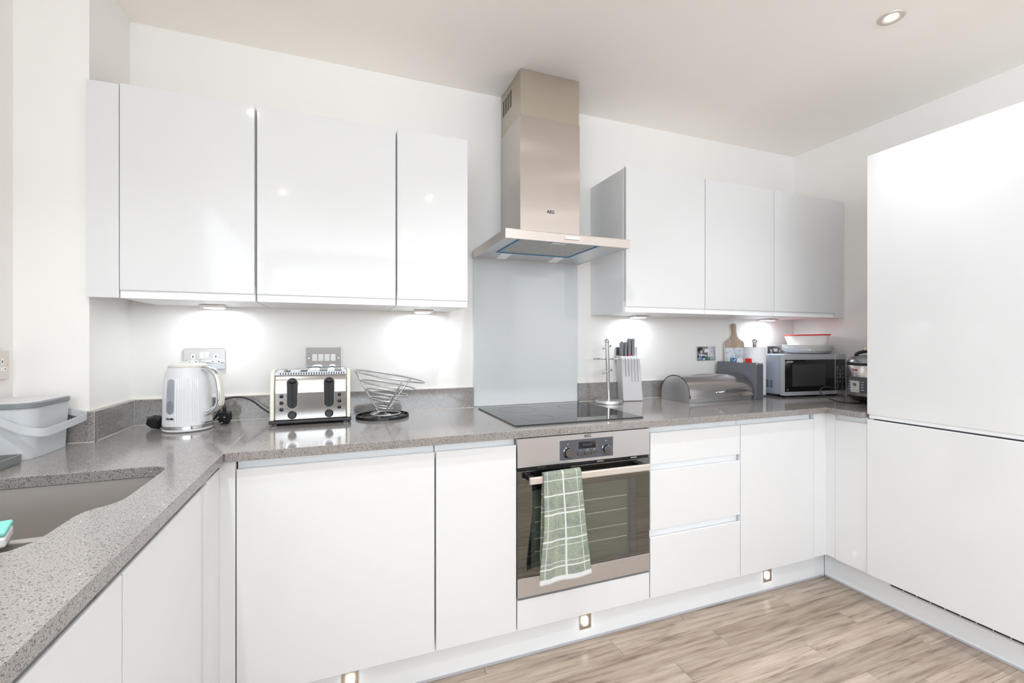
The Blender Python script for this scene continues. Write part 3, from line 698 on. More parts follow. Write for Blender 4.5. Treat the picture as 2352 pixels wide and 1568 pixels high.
# ------------------------------------------------------------------ ceiling downlights
def downlight(label, x, y, group='recessed ceiling spotlights', e=E_DOWN):
    t = thing('downlight', label, 'light', (x, y, ZC), group=group)
    b = B(); lathe(b, [(.043, ZC-.0005), (.0435, ZC-.004), (.040, ZC-.006), (.022, ZC-.0036), (.018, ZC-.0005)], (x, y), 40, cap=False); obj('trim_ring', b, 'satin', t, smooth=True)
    b = B(); lathe(b, [(.001, ZC-.0026), (.0195, ZC-.0026), (.0195, ZC-.0008)], (x, y), 32, cap=False); obj('lamp', b, 'glow', t)
    spot('downlight_beam', (x, y, ZC-.02), e, 114, 1, (.95, .975, 1), .018, t)
downlight('round recessed ceiling spotlight at the top right of the photo', 1.997, 1.109, e=E_DOWN*.5)
for x, y in ((.72, 1.109), (-.45, .9), (.72, -.2), (1.997, -.2), (-.45, -.5), (.72, -1.6), (1.997, -1.6)):
    downlight('recessed ceiling spotlight behind or above the camera, out of view', x, y, 'ceiling spotlights out of view')

# ------------------------------------------------------------------ sockets and switches
def plate(label, x0, x1, z0, z1, kind, name='wall_socket', cat='socket'):
    t = thing(name, label, cat, ((x0+x1)/2, YB-.005, z0), group='polished steel wall plates')
    y1 = YB-.0006; y0 = y1-.006; w_, h_ = x1-x0, z1-z0; cx, cz = (x0+x1)/2, (z0+z1)/2
    pl = obj('face_plate', BX(x0, x1, y0, y1, z0, z1), 'chrome', t, bev=.0022, seg=2)
    for s in (-1, 1):
        b = B(); lathe(b, [(.0032, 0), (.0028, .001), (.0008, .0012)], n=10)
        for v_ in b.verts: q = v_.co.copy(); v_.co = Vector((cx+s*(w_/2-.0125)+q.x, y0-q.z, cz-.004+q.y))
        obj('screw', b, 'chrome', pl)
    if kind == 'socket':
        for k in (-1, 1):
            b = B(); prism(b, rrect(cx+k*.0085, cz+.017, .0155, .022, .002), y0-.0022, y0-.0001, 'y'); obj('rocker', b, 'plastic_white', t)
            sx = cx+k*.0400
            for q in ((sx, cz+.013, .013, .019, .004), (sx-.011, cz-.010, .0135, .0085, .002), (sx+.011, cz-.010, .0135, .0085, .002)):
                pass
            b = B(); prism(b, rrect(sx, cz+.010, .013, .020, .005), y0-.0012, y0-.0001, 'y'); prism(b, rrect(sx, cz-.0105, .037, .0105, .004), y0-.0012, y0-.0001, 'y'); ins = obj('socket_insert', b, 'plastic_white', t)
            b = B(); box(b, sx-.002, sx+.002, y0-.0015, y0-.00125, cz+.006, cz+.014)
            for u in (-.011, .011): box(b, sx+u-.003, sx+u+.003, y0-.0015, y0-.00125, cz-.0125, cz-.009)
            obj('pin_hole', b, 'dark', ins)
    elif kind == 'switch':
        for k in range(4):
            b = B(); prism(b, rrect(cx+(k-1.5)*.0253, cz-.001, .0205, .031, .003), y0-.0030, y0-.0001, 'y'); rk = obj('rocker', b, 'plastic_white', t, bev=.0006)
            obj('legend', BX(cx+(k-1.5)*.0253-.005, cx+(k-1.5)*.0253+.005, y0-.0032, y0-.00302, cz-.0125, cz-.0115), 'grey_plastic', rk)
    elif kind == 'cooker':
        b = B(); prism(b, rrect(cx+.035, cz+.012, .02, .014, .002), y0-.002, y0-.0001, 'y'); obj('rocker', b, 'red', t)
        b = B(); prism(b, rrect(cx+.036, cz-.012, .034, .02, .004), y0-.0012, y0-.0001, 'y'); obj('socket_insert', b, 'plastic_white', t)
        b = B(); prism(b, rrect(cx-.035, cz, .03, .05, .002), y0-.002, y0-.0001, 'y'); obj('rocker', b, 'black', t)
    return t
plate('polished double socket behind the kettle', -.598, -.451, 1.116, 1.2035, 'socket')
plate('polished plate with four white rocker switches above the toaster', -.144, .004, 1.117, 1.205, 'switch', 'switch_plate', 'switch')
plate('polished cooker switch plate half hidden behind the knife handles', 1.464, 1.610, 1.1145, 1.2, 'cooker', 'cooker_switch', 'switch')
plate('polished double socket above the bread bin', 2.050, 2.199, 1.114, 1.2015, 'socket')
plate('polished double socket mostly hidden by the microwave and plates', 2.642, 2.79, 1.114, 1.2015, 'socket')
# satin socket on the left wall
t = thing('wall_socket', 'satin steel double socket on the left wall, cut by the left edge of the photo', 'socket', (XL+.004, 1.78, 1.119))
b = B(); prism(b, rrect(1.779, 1.161, .147, .085, .006), XL+.0006, XL+.0085, 'x'); obj('face_plate', b, 'satin', t, bev=.001)
for yy in (1.739, 1.819):
    b = B(); prism(b, rrect(yy, 1.171, .013, .020, .004), XL+.0087, XL+.0098, 'x'); prism(b, rrect(yy, 1.1485, .037, .0115, .004), XL+.0087, XL+.0098, 'x'); ins = obj('socket_insert', b, 'plastic_white', t)
    b = B(); box(b, XL+.0099, XL+.0102, yy-.0018, yy+.0018, 1.167, 1.175); box(b, XL+.0099, XL+.0102, yy-.014, yy-.009, 1.147, 1.150); box(b, XL+.0099, XL+.0102, yy+.009, yy+.014, 1.147, 1.150); obj('pin_hole', b, 'dark', ins)
for yy in (1.7715, 1.7865):
    b = B(); prism(b, rrect(yy, 1.174, .0135, .022, .002), XL+.0087, XL+.0105, 'x'); obj('rocker', b, 'plastic_white', t)
b = B(); lathe(b, [(.003, 0), (.001, .0012)], n=10)
for v_ in b.verts: q = v_.co.copy(); v_.co = Vector((XL+.0087+q.z, 1.845+q.x, 1.161+q.y))
obj('screw', b, 'chrome', t)

# ------------------------------------------------------------------ food bin and tray (left)
t = thing('food_bin', 'lidded grey plastic food waste bin with a carry handle', 'bin', (-.875, 1.742, WT))
lo = rrect(-.879, 1.741, .148, .204, .036, 8); hi = rrect(-.878, 1.741, .160, .214, .040, 8)
b = B(); n_ = len(lo)
rows = []
for z_, k_ in ((WT+.0005, -.003), (WT+.005, 0), (1.046, 1)):
    kk = max(k_, 0)
    rows.append([b.verts.new((lo[i][0]*(1-kk)+hi[i][0]*kk, lo[i][1]*(1-kk)+hi[i][1]*kk, z_)) for i in range(n_)])
for a_, c_ in zip(rows, rows[1:]):
    for i in range(n_): b.faces.new((a_[i], a_[(i+1) % n_], c_[(i+1) % n_], c_[i]))
b.faces.new(rows[0][::-1]); b.faces.new(rows[-1])
o = obj('body', b, 'grey_plastic', t, smooth=True); sharp(o, 50)
b = B(); prism(b, rrect(-.878, 1.741, .166, .220, .042, 8), 1.0462, 1.0605); lid = obj('lid', b, 'grey_lid', t, bev=.002)
b = B(); prism(b, rrect(-.878, 1.741, .150, .204, .036, 8), 1.0606, 1.0622); obj('lid_panel', b, 'lightgrey', lid, bev=.0006)
hp = [(-.884, 1.6285, .122), (-.874, 1.6265, .120), (-.85, 1.6235, .107), (-.82, 1.6215, .091), (-.80, 1.624, .083), (-.783, 1.635, .077), (-.774, 1.655, .0745), (-.771, 1.69, .0765),
      (-.768, 1.74, .080), (-.766, 1.79, .084), (-.765, 1.83, .087), (-.768, 1.848, .089), (-.785, 1.857, .095), (-.81, 1.8585, .103), (-.84, 1.857, .113), (-.874, 1.855, .120)]
b = B(); strip(b, spline([(p[0], p[1], WT+p[2]) for p in hp], 4), -.011, .011, .003); o = obj('handle', b, 'grey_plastic', t, smooth=True); sharp(o, 50)
for yy in (1.6315, 1.8505):
    b = B(); lathe(b, [(.012, -.003), (.012, .0025), (.001, .003)], n=16)
    for v_ in b.verts: q = v_.co.copy(); v_.co = Vector((-.880+q.x, yy+q.z*(-1 if yy < 1.7 else 1), 1.024+q.y))
    obj('pivot', b, 'grey_plastic', t)
t = thing('draining_tray', 'charcoal plastic tray corner beside the grey bin at the left edge', 'tray', (-.88, 1.53, WT))
b = B(); ring(b, rrect(-.882, 1.50, .152, .235, .012), rrect(-.882, 1.50, .142, .225, .010), WT+.004, WT+.024); prism(b, rrect(-.882, 1.50, .150, .233, .012), WT+.0005, WT+.006)
obj('rim', b, 'tray', t, bev=.0008)
for k in range(6): obj('rib', BX(-.945, -.82, 1.405+.036*k, 1.410+.036*k, WT+.006, WT+.009), 'tray', t)

# ------------------------------------------------------------------ kettle
KC = (-.535, 2.010); z0 = WT
t = thing('kettle', 'ribbed ivory electric kettle with chrome handle on its base', 'kettle', (KC[0], KC[1], WT), local=True)
KF = math.degrees(math.atan2(-.9663, .2575))      # direction from kettle towards the viewer
b = B(); lathe(b, [(.072, .0006), (.078, .003), (.0795, .008), (.0785, .0105), (.070, .0110)], n=48); obj('power_base', b, 'kettle', t, smooth=True)
b = B(); lathe(b, [(.076, .0112), (.0787, .0118), (.0787, .0215), (.0775, .0222)], n=48); o = obj('chrome_band', b, 'chrome', t, smooth=True); sharp(o, 40)
def prof(z):
    k = (z-.0224)/(.2335-.0224); return .0782-.004*k-.012*max(0, (k-.55)/.45)**2.2
nA = 240; b = B(); rows = []
NZ = 40
for j in range(NZ+1):
    z_ = .0224+(.2335-.0224)*j/NZ; row = []
    for i in range(nA):
        a = 360*i/nA; d = (a-KF+180) % 360-180
        ribbed = (-110 < d < 24)
        env = min(1, max(0, (z_-.026)/.006))*min(1, max(0, (.205-z_)/.012))
        gz = (abs(d+43) < 13.5 and .058 < z_ < .203)
        r_ = prof(z_)
        if ribbed and not gz: r_ -= .0021*(.5+.5*cos(2*pi*d/5.4))**2.5*env
        row.append(b.verts.new((r_*cos(R(a)), r_*sin(R(a)), z_)))
    rows.append(row)
for a_, c_ in zip(rows, rows[1:]):
    for i in range(nA): b.faces.new((a_[i], a_[(i+1) % nA], c_[(i+1) % nA], c_[i]))
b.faces.new(rows[0][::-1]); b.faces.new(rows[-1])
o = obj('body', b, 'kettle', t, smooth=True); sharp(o, 60)
b = B(); lathe(b, [(.0605, .2336), (.0618, .2352), (.0600, .2400), (.055, .2452), (.043, .2478), (.001, .2485)], n=40); lid = obj('lid', b, 'kettle_cream', t, smooth=True)
b = B(); prism(b, rrect(0, 0, .070, .026, .009), .2488, .2520); bmesh.ops.rotate(b, verts=b.verts, cent=(0, 0, 0), matrix=Matrix.Rotation(R(-27+180+12), 3, 'Z')); bmesh.ops.translate(b, verts=b.verts, vec=(-.018, .006, 0)); obj('lid_tab', b, 'kettle', lid, bev=.001)
# spout
sa = R(-27.1+180)
b = B(); prism(b, [(-.022, 0), (.022, 0), (.012, .012), (-.012, .012)], .214, .2365); bmesh.ops.rotate(b, verts=b.verts, cent=(0, 0, 0), matrix=Matrix.Rotation(sa-R(90), 3, 'Z')); bmesh.ops.translate(b, verts=b.verts, vec=(.0585*cos(sa), .0585*sin(sa), 0)); obj('spout', b, 'kettle', t, bev=.003)
# handle
ha = R(-27.1)
def hp_(r, z): return (r*cos(ha), r*sin(ha), z)
path = spline([hp_(.052, .228), hp_(.078, .2275), hp_(.102, .220), hp_(.119, .200), hp_(.127, .165), hp_(.131, .125), hp_(.130, .103), hp_(.122, .085), hp_(.104, .071), hp_(.076, .056)], 5)
b = B(); n_ = len(path); rows = []; sd = Vector((-sin(ha), cos(ha), 0))
for i, p in enumerate(path):
    tt = (path[min(i+1, n_-1)]-path[max(i-1, 0)]).normalized(); up = sd.cross(tt).normalized()
    k = i/(n_-1); wd = .0135; th = .0085 if .1 < k < .85 else .006
    rows.append([b.verts.new(p+sd*wd*sx_+up*th*sy_) for sx_, sy_ in ((-1, -.6), (-.6, -1), (.6, -1), (1, -.6), (1, .6), (.6, 1), (-.6, 1), (-1, .6))])
for a_, c_ in zip(rows, rows[1:]):
    for k in range(8): b.faces.new((a_[k], a_[(k+1) % 8], c_[(k+1) % 8], c_[k]))
b.faces.new(rows[0][::-1]); b.faces.new(rows[-1])
hd = obj('handle', b, 'chrome', t, smooth=True)
b = B(); rows = []
for i, p in enumerate(path[14:-13]):
    j = i+14; tt = (path[j+1]-path[j-1]).normalized(); up = sd.cross(tt).normalized()
    rows.append([b.verts.new(p+sd*.0118*sx_+up*(q_)) for sx_, q_ in ((-1, -.0075), (1, -.0075), (.8, -.0100), (-.8, -.0100))])
sgn = 1
for a_, c_ in zip(rows, rows[1:]):
    for k in range(4): b.faces.new((a_[k], a_[(k+1) % 4], c_[(k+1) % 4], c_[k]))
b.faces.new(rows[0][::-1]); b.faces.new(rows[-1]); obj('outer_grip', b, 'kettle_cream', hd, smooth=False)
b = B(); rows = []
for i, p in enumerate(path[2:-2]):
    j = i+2; tt = (path[j+1]-path[j-1]).normalized(); up = sd.cross(tt).normalized()
    rows.append([b.verts.new(p+sd*.0105*sx_+up*(q_)) for sx_, q_ in ((-1, .0075), (1, .0075), (.8, .0108), (-.8, .0108))])
for a_, c_ in zip(rows, rows[1:]):
    for k in range(4): b.faces.new((a_[k], a_[(k+1) % 4], c_[(k+1) % 4], c_[k]))
b.faces.new(rows[0][::-1]); b.faces.new(rows[-1]); obj('inner_grip', b, 'kettle', hd)
# smooth rear shell seam, gauge, switch, name badge
ga = KF-43
def gauge_patch(z_a, z_b, half, rr, m, name, par):
    b = B(); rows = []
    for j in range(25):
        z_ = z_a+(z_b-z_a)*(.5-.5*cos(pi*j/24))
        e = min(z_-z_a, z_b-z_); hw = half if e > .0135 else half*math.sqrt(max(0.004, 1-((.0135-e)/.0135)**2))
        rows.append([b.verts.new(((prof(z_)+rr)*cos(R(ga+q*hw)), (prof(z_)+rr)*sin(R(ga+q*hw)), z_)) for q in (-1, -.5, 0, .5, 1)])
    for a_, c_ in zip(rows, rows[1:]):
        for k in range(4): b.faces.new((a_[k], a_[k+1], c_[k+1], c_[k]))
    return obj(name, b, m, par, smooth=True)
g1 = gauge_patch(.067, .194, 11, .0008, 'gauge', 'water_gauge', t)
gauge_patch(.0695, .115, 9.8, .0011, 'gauge_dark', 'water_level', g1)
for k in range(9):
    z_ = .078+.0115*k; obj('gauge_mark', patch(B(), (0, 0), prof(z_)+.0011, ga-1.2, ga+(2.8 if k % 2 else 1.2), z_, z_+.0011, .0003, 2), 'slate', g1)
obj('badge', patch(B(), (0, 0), prof(.052)-.0003, ga-10, ga+14, .045, .059, .0012, 8), 'kettle', t)
text('lettering', 'Breville', .0092, 'ink', t, ((prof(.052)+.0022)*cos(R(ga+1.5)), (prof(.052)+.0022)*sin(R(ga+1.5)), .052), rot=(R(90), 0, R(ga+1.5+90)), bold=.0003)
b = B(); patch(b, (0, 0), .0775, KF+32, KF+62, .0270, .0350, .010, 8); o = obj('switch_lever', b, 'chrome', t, bev=.002)

# ------------------------------------------------------------------ toaster
t = toaster = thing('toaster', 'four slot toaster in polished steel with cream side panels', 'toaster', (-.11, 2.05, WT))
TX0, TX1 = -.2595, .0405
obj('base', BX(TX0, TX1, 1.950, 2.150, WT+.0085, WT+.0205), 'black', t, bev=.003)
for fx in (TX0+.010, TX1-.03):
    for fy in (1.955, 2.12): obj('foot', BX(fx, fx+.018, fy, fy+.02, WT+.0003, WT+.009), 'black', t)
pr = [(1.955, WT+.0206), (1.9575, 1.03), (1.9600, 1.06), (1.965, 1.081), (1.973, 1.097)]
prf = pr + [(1.990, 1.1085)] + [(2.112, 1.1085), (2.128, 1.1), (2.138, 1.081), (2.145, 1.03), (2.146, WT+.0206)]
b = B(); prism(b, prf, -.2405, .0225, 'x'); o = obj('steel_shell', b, 'toaster_steel', t, bev=.004, seg=3, ang=12)
for q in ((-.2559, -.2408), (.0228, .0370)):
    side = [(1.9535, WT+.0206), (1.954, 1.00), (1.957, 1.04), (1.963, 1.072), (1.974, 1.098), (1.990, 1.114), (2.01, 1.1195), (2.09, 1.1195), (2.112, 1.114), (2.13, 1.098), (2.141, 1.072), (2.148, 1.02), (2.149, WT+.0206)]
    b = B(); prism(b, side, q[0], q[1], 'x'); obj('side_panel', b, 'cream', t, bev=.004, seg=3, label='cream side panel')
vs = obj('vent_panel', BX(-.2404, .0224, 1.9745, 1.9855, 1.0985, 1.1105), 'wire', t)
for v_ in vs.data.vertices:
    pass
for k in range(26): obj('vent_slot', BX(-.2225+.0093*k, -.2225+.0093*k+.0034, 1.9739, 1.9746, 1.1000, 1.1085), 'black_matt', vs)
for (ha_, hb_) in ((-.2385, -.209), (-.188, -.152), (-.1265, -.082), (-.052, -.024), (.003, .0224)):      # rounded bars between the bread slots
    b = B(); w2 = (hb_-ha_)/2; arc = [(ha_, 1.1086)]+[((ha_+hb_)/2-w2*cos(pi*k/8), 1.1095+.010*sin(pi*k/8)**.6) for k in range(1, 8)]+[(hb_, 1.1086)]
    prism(b, arc, 1.990, 2.110, 'y'); obj('slot_bar', b, 'wire', t, smooth=False)
for (ha_, hb_) in ((-.2085, -.1885), (-.1515, -.127), (-.0815, -.0525), (-.0235, .0025)):
    obj('bread_slot', BX(ha_, hb_, 1.994, 2.106, 1.1070, 1.1090), 'black_matt', t)
for sx in (-.1775, -.0435):
    b = B(); ring(b, rrect(sx, 1.0290, .0410, .1235, .0200, 7), rrect(sx, 1.0290, .0365, .1190, .0180, 7), 1.9525, 1.9560, 'y')
    fr_ = obj('lever_frame', b, 'chrome', t, smooth=False)
    b = B(); prism(b, rrect(sx, 1.0290, .0363, .1188, .0180, 7), 1.9533, 1.9545, 'y'); rc = obj('lever_recess', b, 'black', fr_)
    obj('lever_slot', BX(sx-.0028, sx+.0028, 1.9528, 1.9532, .975, 1.072), 'black_matt', fr_)
    b = B(); sphere(b, (0, 0, 0), .0145, 16, .55)
    for v_ in b.verts: v_.co = Vector((sx+v_.co.x, 1.9475+v_.co.y*.55, 1.0755+v_.co.z*1.1))
    obj('lever', b, 'black', t, smooth=True)
    b = B(); lathe(b, [(.0160, 0), (.0160, .003), (.0135, .005), (.0130, .013), (.0118, .0145), (.001, .0145)], n=26)
    for v_ in b.verts: q = v_.co.copy(); v_.co = Vector((sx+q.x, 1.9535-q.z, .9445+q.y))
    kb = obj('browning_knob', b, 'black', t, smooth=True); sharp(kb, 35)
for bx_ in (-.2155, -.0050):
    for bz in (.967, .9925, 1.0180):
        b = B(); lathe(b, [(.0073, 0), (.0073, .0012), (.0064, .0022), (.004, .0034), (.001, .0038)], n=18)
        for v_ in b.verts: q = v_.co.copy(); v_.co = Vector((bx_+q.x, 1.9555-q.z, bz+q.y))
        obj('button', b, 'black', t, smooth=True)
# cord from the toaster passing behind the kettle
b = B(); tube(b, spline([(-.262, 2.10, .925), (-.28, 2.12, .935), (-.31, 2.135, .955), (-.345, 2.14, .985), (-.385, 2.14, 1.002), (-.43, 2.138, 1.000), (-.47, 2.135, .975), (-.50, 2.128, .93), (-.52, 2.125, WT+.006)], 6), .0034, 8)
o = obj('power_cord', b, 'cable', toaster, label='black cord arching towards the kettle')
for p in o.data.polygons: p.use_smooth = True
# loose plugs
def plug(label, loc, rot, kind):
    t = bpy.data.objects.new('power_plug', None); C.objects.link(t); t.location = loc; t.rotation_euler = rot; OFF[t.name] = Vector(); tag(t, label, 'plug')
    b = B(); pr_ = [(-.024, -.020), (-.018, -.026), (.018, -.026), (.024, -.020), (.0245, .004), (.014, .024), (-.014, .024), (-.0245, .004)]
    rows = []
    for z_, s_ in ((-.012, .95), (-.006, 1), (.004, 1), (.014, .80), (.018, .6)): rows.append([b.verts.new((p[0]*s_, p[1]*s_, z_)) for p in pr_])
    for a_, c_ in zip(rows, rows[1:]):
        for i in range(8): b.faces.new((a_[i], a_[(i+1) % 8], c_[(i+1) % 8], c_[i]))
    b.faces.new(rows[0][::-1]); b.faces.new(rows[-1]); obj('body', b, 'black', t, bev=.002, seg=2)
    for q in ((0, .011, .004, .002), (-.011, -.011, .003, .002), (.011, -.011, .003, .002)):
        obj('pin', BX(q[0]-q[2]/1, q[0]+q[2]/1, q[1]-.002, q[1]+.002, -.030, -.012), 'chrome', t)
    if kind == 1:
        b = B(); tube(b, [(0, .023, 0), (.002, .045, 0)], .0068, 10); obj('cable_boot', b, 'cable', t)
    else:
        b = B(); tube(b, [(0, -.024, 0), (0, -.044, 0)], .0068, 10); obj('cable_boot', b, 'cable', t)
    return t
plug('black three pin plug lying on the worktop left of the kettle', (-.655, 2.062, WT+.0275), (R(100), 0, R(35)), 0).rotation_euler = (R(96), R(-78), R(-12))
pg2 = plug('black three pin plug with its metal pins showing right of the kettle', (-.430, 2.080, WT+.0262), (R(-82), 0, R(-12)), 0)
b = B(); tube(b, spline([(-.434, 2.100, WT+.070), (-.442, 2.110, WT+.078), (-.457, 2.122, WT+.055), (-.475, 2.130, WT+.02), (-.50, 2.135, WT+.005)], 5), .0034, 8)
o = obj('power_cord', b, 'cable', toaster); o.parent = pg2; o.location = (0, 0, 0)
o.matrix_parent_inverse = (Matrix.Translation(pg2.location) @ pg2.rotation_euler.to_matrix().to_4x4()).inverted() @ Matrix.Translation(toaster.location)

# ------------------------------------------------------------------ wire fruit basket
t = thing('fruit_basket', 'conical silver wire fruit basket leaning on a black ring stand', 'basket', (.1715, 2.040, WT), local=True)
b = B(); ring(b, circ(0, 0, .112, 48), circ(0, 0, .1085, 48), .0005, .012); rb = obj('stand_ring', b, 'black', t, smooth=False)
b = B()
for k in range(3):
    a = R(20+120*k); tube(b, spline([(.109*cos(a), .109*sin(a), .008), (.07*cos(a+.25), .07*sin(a+.25), .005), (.03*cos(a-.1), .03*sin(a-.1), .005), (.006*cos(a), .006*sin(a), .006)], 5), .003, 6)
    cx_, cy_ = .055*cos(a+.9), .055*sin(a+.9); tube(b, [(cx_+.032*cos(q), cy_+.032*sin(q), .004) for q in [2*pi*i/24 for i in range(24)]], .0022, 6, closed=True)
obj('stand_scroll', b, 'black', t, smooth=True)
vd = Vector((cos(R(-4.78)), sin(R(-4.78)), 0))      # screen-right direction seen from the doorway side
apex = Vector((0, 0, .012)); tilt = R(11)
ax = (Vector((0, 0, 1))*cos(tilt)+vd*sin(tilt)).normalized(); e1 = (vd*cos(tilt)-Vector((0, 0, 1))*sin(tilt)).normalized(); e2 = ax.cross(e1).normalized()
def cr(h, r_, n=48, sh=0): return [apex+ax*h+e1*(r_*cos(2*pi*k/n)+sh)+e2*r_*sin(2*pi*k/n) for k in range(n)]
for h_, r_, rad in ((.168, .150, .0040), (.130, .119, .0036), (.096, .091, .0036), (.064, .064, .0034), (.030, .038, .0034)):
    b = B(); tube(b, cr(h_, r_), rad, 6, closed=True); obj('ring', b, 'wire', t, smooth=True)
for a in (180, -72, 50):
    a = R(a); b = B()
    P_ = [apex+ax*h_+e1*(q*cos(a))+e2*(q*sin(a)) for h_, q in ((.170, .152), (.096, .093), (.030, .039), (.004, .016))]
    P_ += [Vector((P_[-1].x*1.3+.03*cos(a+.6), P_[-1].y*1.3+.03*sin(a+.6), .015))]
    tube(b, P_, .0036, 6); obj('rod', b, 'wire', t, smooth=True)
b = B(); tube(b, [(.012+.062*cos(q), -.004+.062*sin(q), .0150) for q in [2*pi*i/40 for i in range(40)]], .0035, 6, closed=True); obj('foot_ring', b, 'wire', t, smooth=True)

# ------------------------------------------------------------------ mug tree
t = thing('mug_tree', 'brushed steel mug tree with six bare arms on a round base', 'mug tree', (1.338, 2.066, WT), local=True)
b = B(); lathe(b, [(.072, .0005), (.0735, .002), (.0735, .016), (.0725, .0175), (.012, .0178)], n=48); o = obj('base', b, 'steel_h', t, smooth=True); sharp(o, 40)
lean = Vector((-.0095, .0015, .330)); 
def pole(k): return lean*k+Vector((.0005, 0, .0175))*(1-k)
b = B(); tube(b, [pole(0), pole(1)], .0098, 20); o = obj('pole', b, 'chrome_soft', t, smooth=True); sharp(o, 50)
b = B(); sphere(b, pole(1)+Vector((0, 0, .001)), .0128, 20); obj('finial', b, 'chrome', t, smooth=True)
for zz, ang, dz in ((.297, 62, .006), (.231, -12, 0), (.160, 60, .005)):
    c_ = pole(zz/.33); d_ = Vector((cos(R(ang-20.8)), sin(R(ang-20.8)), 0))
    for s in (-1, 1):
        b = B(); tube(b, [c_+d_*s*.009+Vector((0, 0, s*dz*.2)), c_+d_*s*.066+Vector((0, 0, s*dz))], .0037, 10); sphere(b, c_+d_*s*.068+Vector((0, 0, s*dz)), .0058, 10); obj('arm', b, 'chrome_soft', t, smooth=True)

# ------------------------------------------------------------------ knife block
t = thing('knife_block', 'pale grey slotted knife block leaning back', 'knife block', (1.450, 2.093, WT), R(-11.1), local=True)
W_ = .1185
prb = [(0, .0006), (.003, .232), (.012, .246), (.026, .2485), (.075, .2485), (.076, .240), (.077, .225), (.078, .0006)]
b = B(); prism(b, prb, 0, W_-.002, 'x')
for v_ in b.verts:          # narrower at the top
    k = v_.co.z/.25; v_.co.x = v_.co.x*(1-.055*k)-.012*k+.001
o = obj('body', b, 'lightgrey', t, bev=.006, seg=3)
for k in range(5):
    x = .020+.0185*k; ln = .095 if k < 2 else .125
    b = B(); prism(b, [(-.0006, .232-ln), (.0022, .232), (.0112, .2465), (.026, .2492), (.027, .247), (.014, .243), (.005, .231), (.0018, .232-ln)], x*.95, x*.95+.0014, 'x')
    for v_ in b.verts: v_.co.x += -.010*(v_.co.z/.25)+.002
    obj('slot', b, 'slate_dark', t)
t0 = t
def knife(label, k, hh, wd, gx):
    t = thing('kitchen_knife', label, 'knife', (0, 0, 0), local=True, group='grey handled knives in the block')
    ca, sa_ = cos(R(-11.1)), sin(R(-11.1)); lx = gx; ly = .050
    t.location = (1.451+lx*ca-ly*sa_, 2.093+lx*sa_+ly*ca, WT+.2490); t.rotation_euler = (R(-3), R(2), R(-11.1))
    b = B(); prism(b, [(-.016, 0), (-.014, hh*.45), (-.017, hh-.004), (-.010, hh), (.014, hh-.012), (.013, hh*.4), (.014, 0)], -wd/2, wd/2, 'x'); obj('handle', b, 'midgrey', t, bev=.003, seg=2)
    
knife('short grey knife handle at the far left of the block', 0, .082, .0135, .009)
knife('second short grey knife handle from the left in the block', 1, .080, .0135, .030)
knife('tall grey knife handle above the red ring in the block', 2, .100, .016, .052)
knife('tallest grey knife handle at the right of the block', 3, .099, .016, .074)
ca, sa_ = cos(R(-11.1)), sin(R(-11.1))
b = BX(.044, .062, .030, .048, .2492, .2555); obj('bolster_clip', b, 'red', t0, bev=.001, label='small red clip on top')

# ------------------------------------------------------------------ bread bin
t = thing('bread_bin', 'stainless steel roll top bread bin', 'bread bin', (1.97, 2.01, WT))
bx0, bx1, by0, by1 = 1.7355, 2.180, 1.905, 2.128
zt_ = 1.0445
def arc(y0, y1, zb, zt, n=16, p=2.0):
    cy = (y0+y1)/2; ry = (y1-y0)/2
    return [(cy+ry*cos(pi*k/n), zb+(zt-zb)*sin(pi*k/n)) for k in range(n+1)]
end = [(by1, WT+.0006)] + arc(by0, by1, WT+.045, zt_-.002) + [(by0, WT+.0006)]
for q in ((bx0, bx0+.003), (bx1-.003, bx1)):
    b = B(); prism(b, end, q[0], q[1], 'x'); obj('end_panel', b, 'steel_h', t)
obj('front_sill', BX(bx0+.0032, bx1-.0032, by0, by0+.008, WT+.0006, WT+.022), 'steel_h', t)
obj('floor_plate', BX(bx0+.0032, bx1-.0032, by0+.0082, by1, WT+.0006, WT+.004), 'black_matt', t)
obj('back_panel', BX(bx0+.0032, bx1-.0032, by1-.003, by1, WT+.0042, WT+.06), 'steel_h', t)
aa = arc(by0-.004, by1+.003, WT+.046, zt_+.002, 28)
b = B(); rows = []
pts_ = [p for p in aa[1:]] + [(by0-.0085, WT+.034), (by0-.011, WT+.0225)]
pts_ = [(by1+.003, WT+.062)] + pts_[2:]
n_ = len(pts_)
for i, (yy, zz) in enumerate(pts_):
    a0 = Vector(pts_[max(i-1, 0)]); a1 = Vector(pts_[min(i+1, n_-1)]); tt = (a1-a0).normalized(); nn = Vector((tt.y, -tt.x))*.0012
    rows.append([b.verts.new(p) for p in ((bx0-.001, yy, zz), (bx1+.001, yy, zz), (bx1+.001, yy+nn.x, zz+nn.y), (bx0-.001, yy+nn.x, zz+nn.y))])
for a_, c_ in zip(rows, rows[1:]):
    for k in range(4): b.faces.new((a_[k], a_[(k+1) % 4], c_[(k+1) % 4], c_[k]))
b.faces.new(rows[0][::-1]); b.faces.new(rows[-1]); lid = obj('roll_lid', b, 'chrome_soft', t, smooth=True); sharp(lid, 45)
b = B()
tube(b, [(1.930, 1.889, WT+.052), (1.985, 1.889, WT+.058)], .0055, 10)
for xx, zz in ((1.936, WT+.0525), (1.979, WT+.0575)): tube(b, [(xx, 1.889, zz), (xx, 1.906, zz)], .0045, 10)
obj('lid_handle', b, 'chrome', lid, smooth=True)

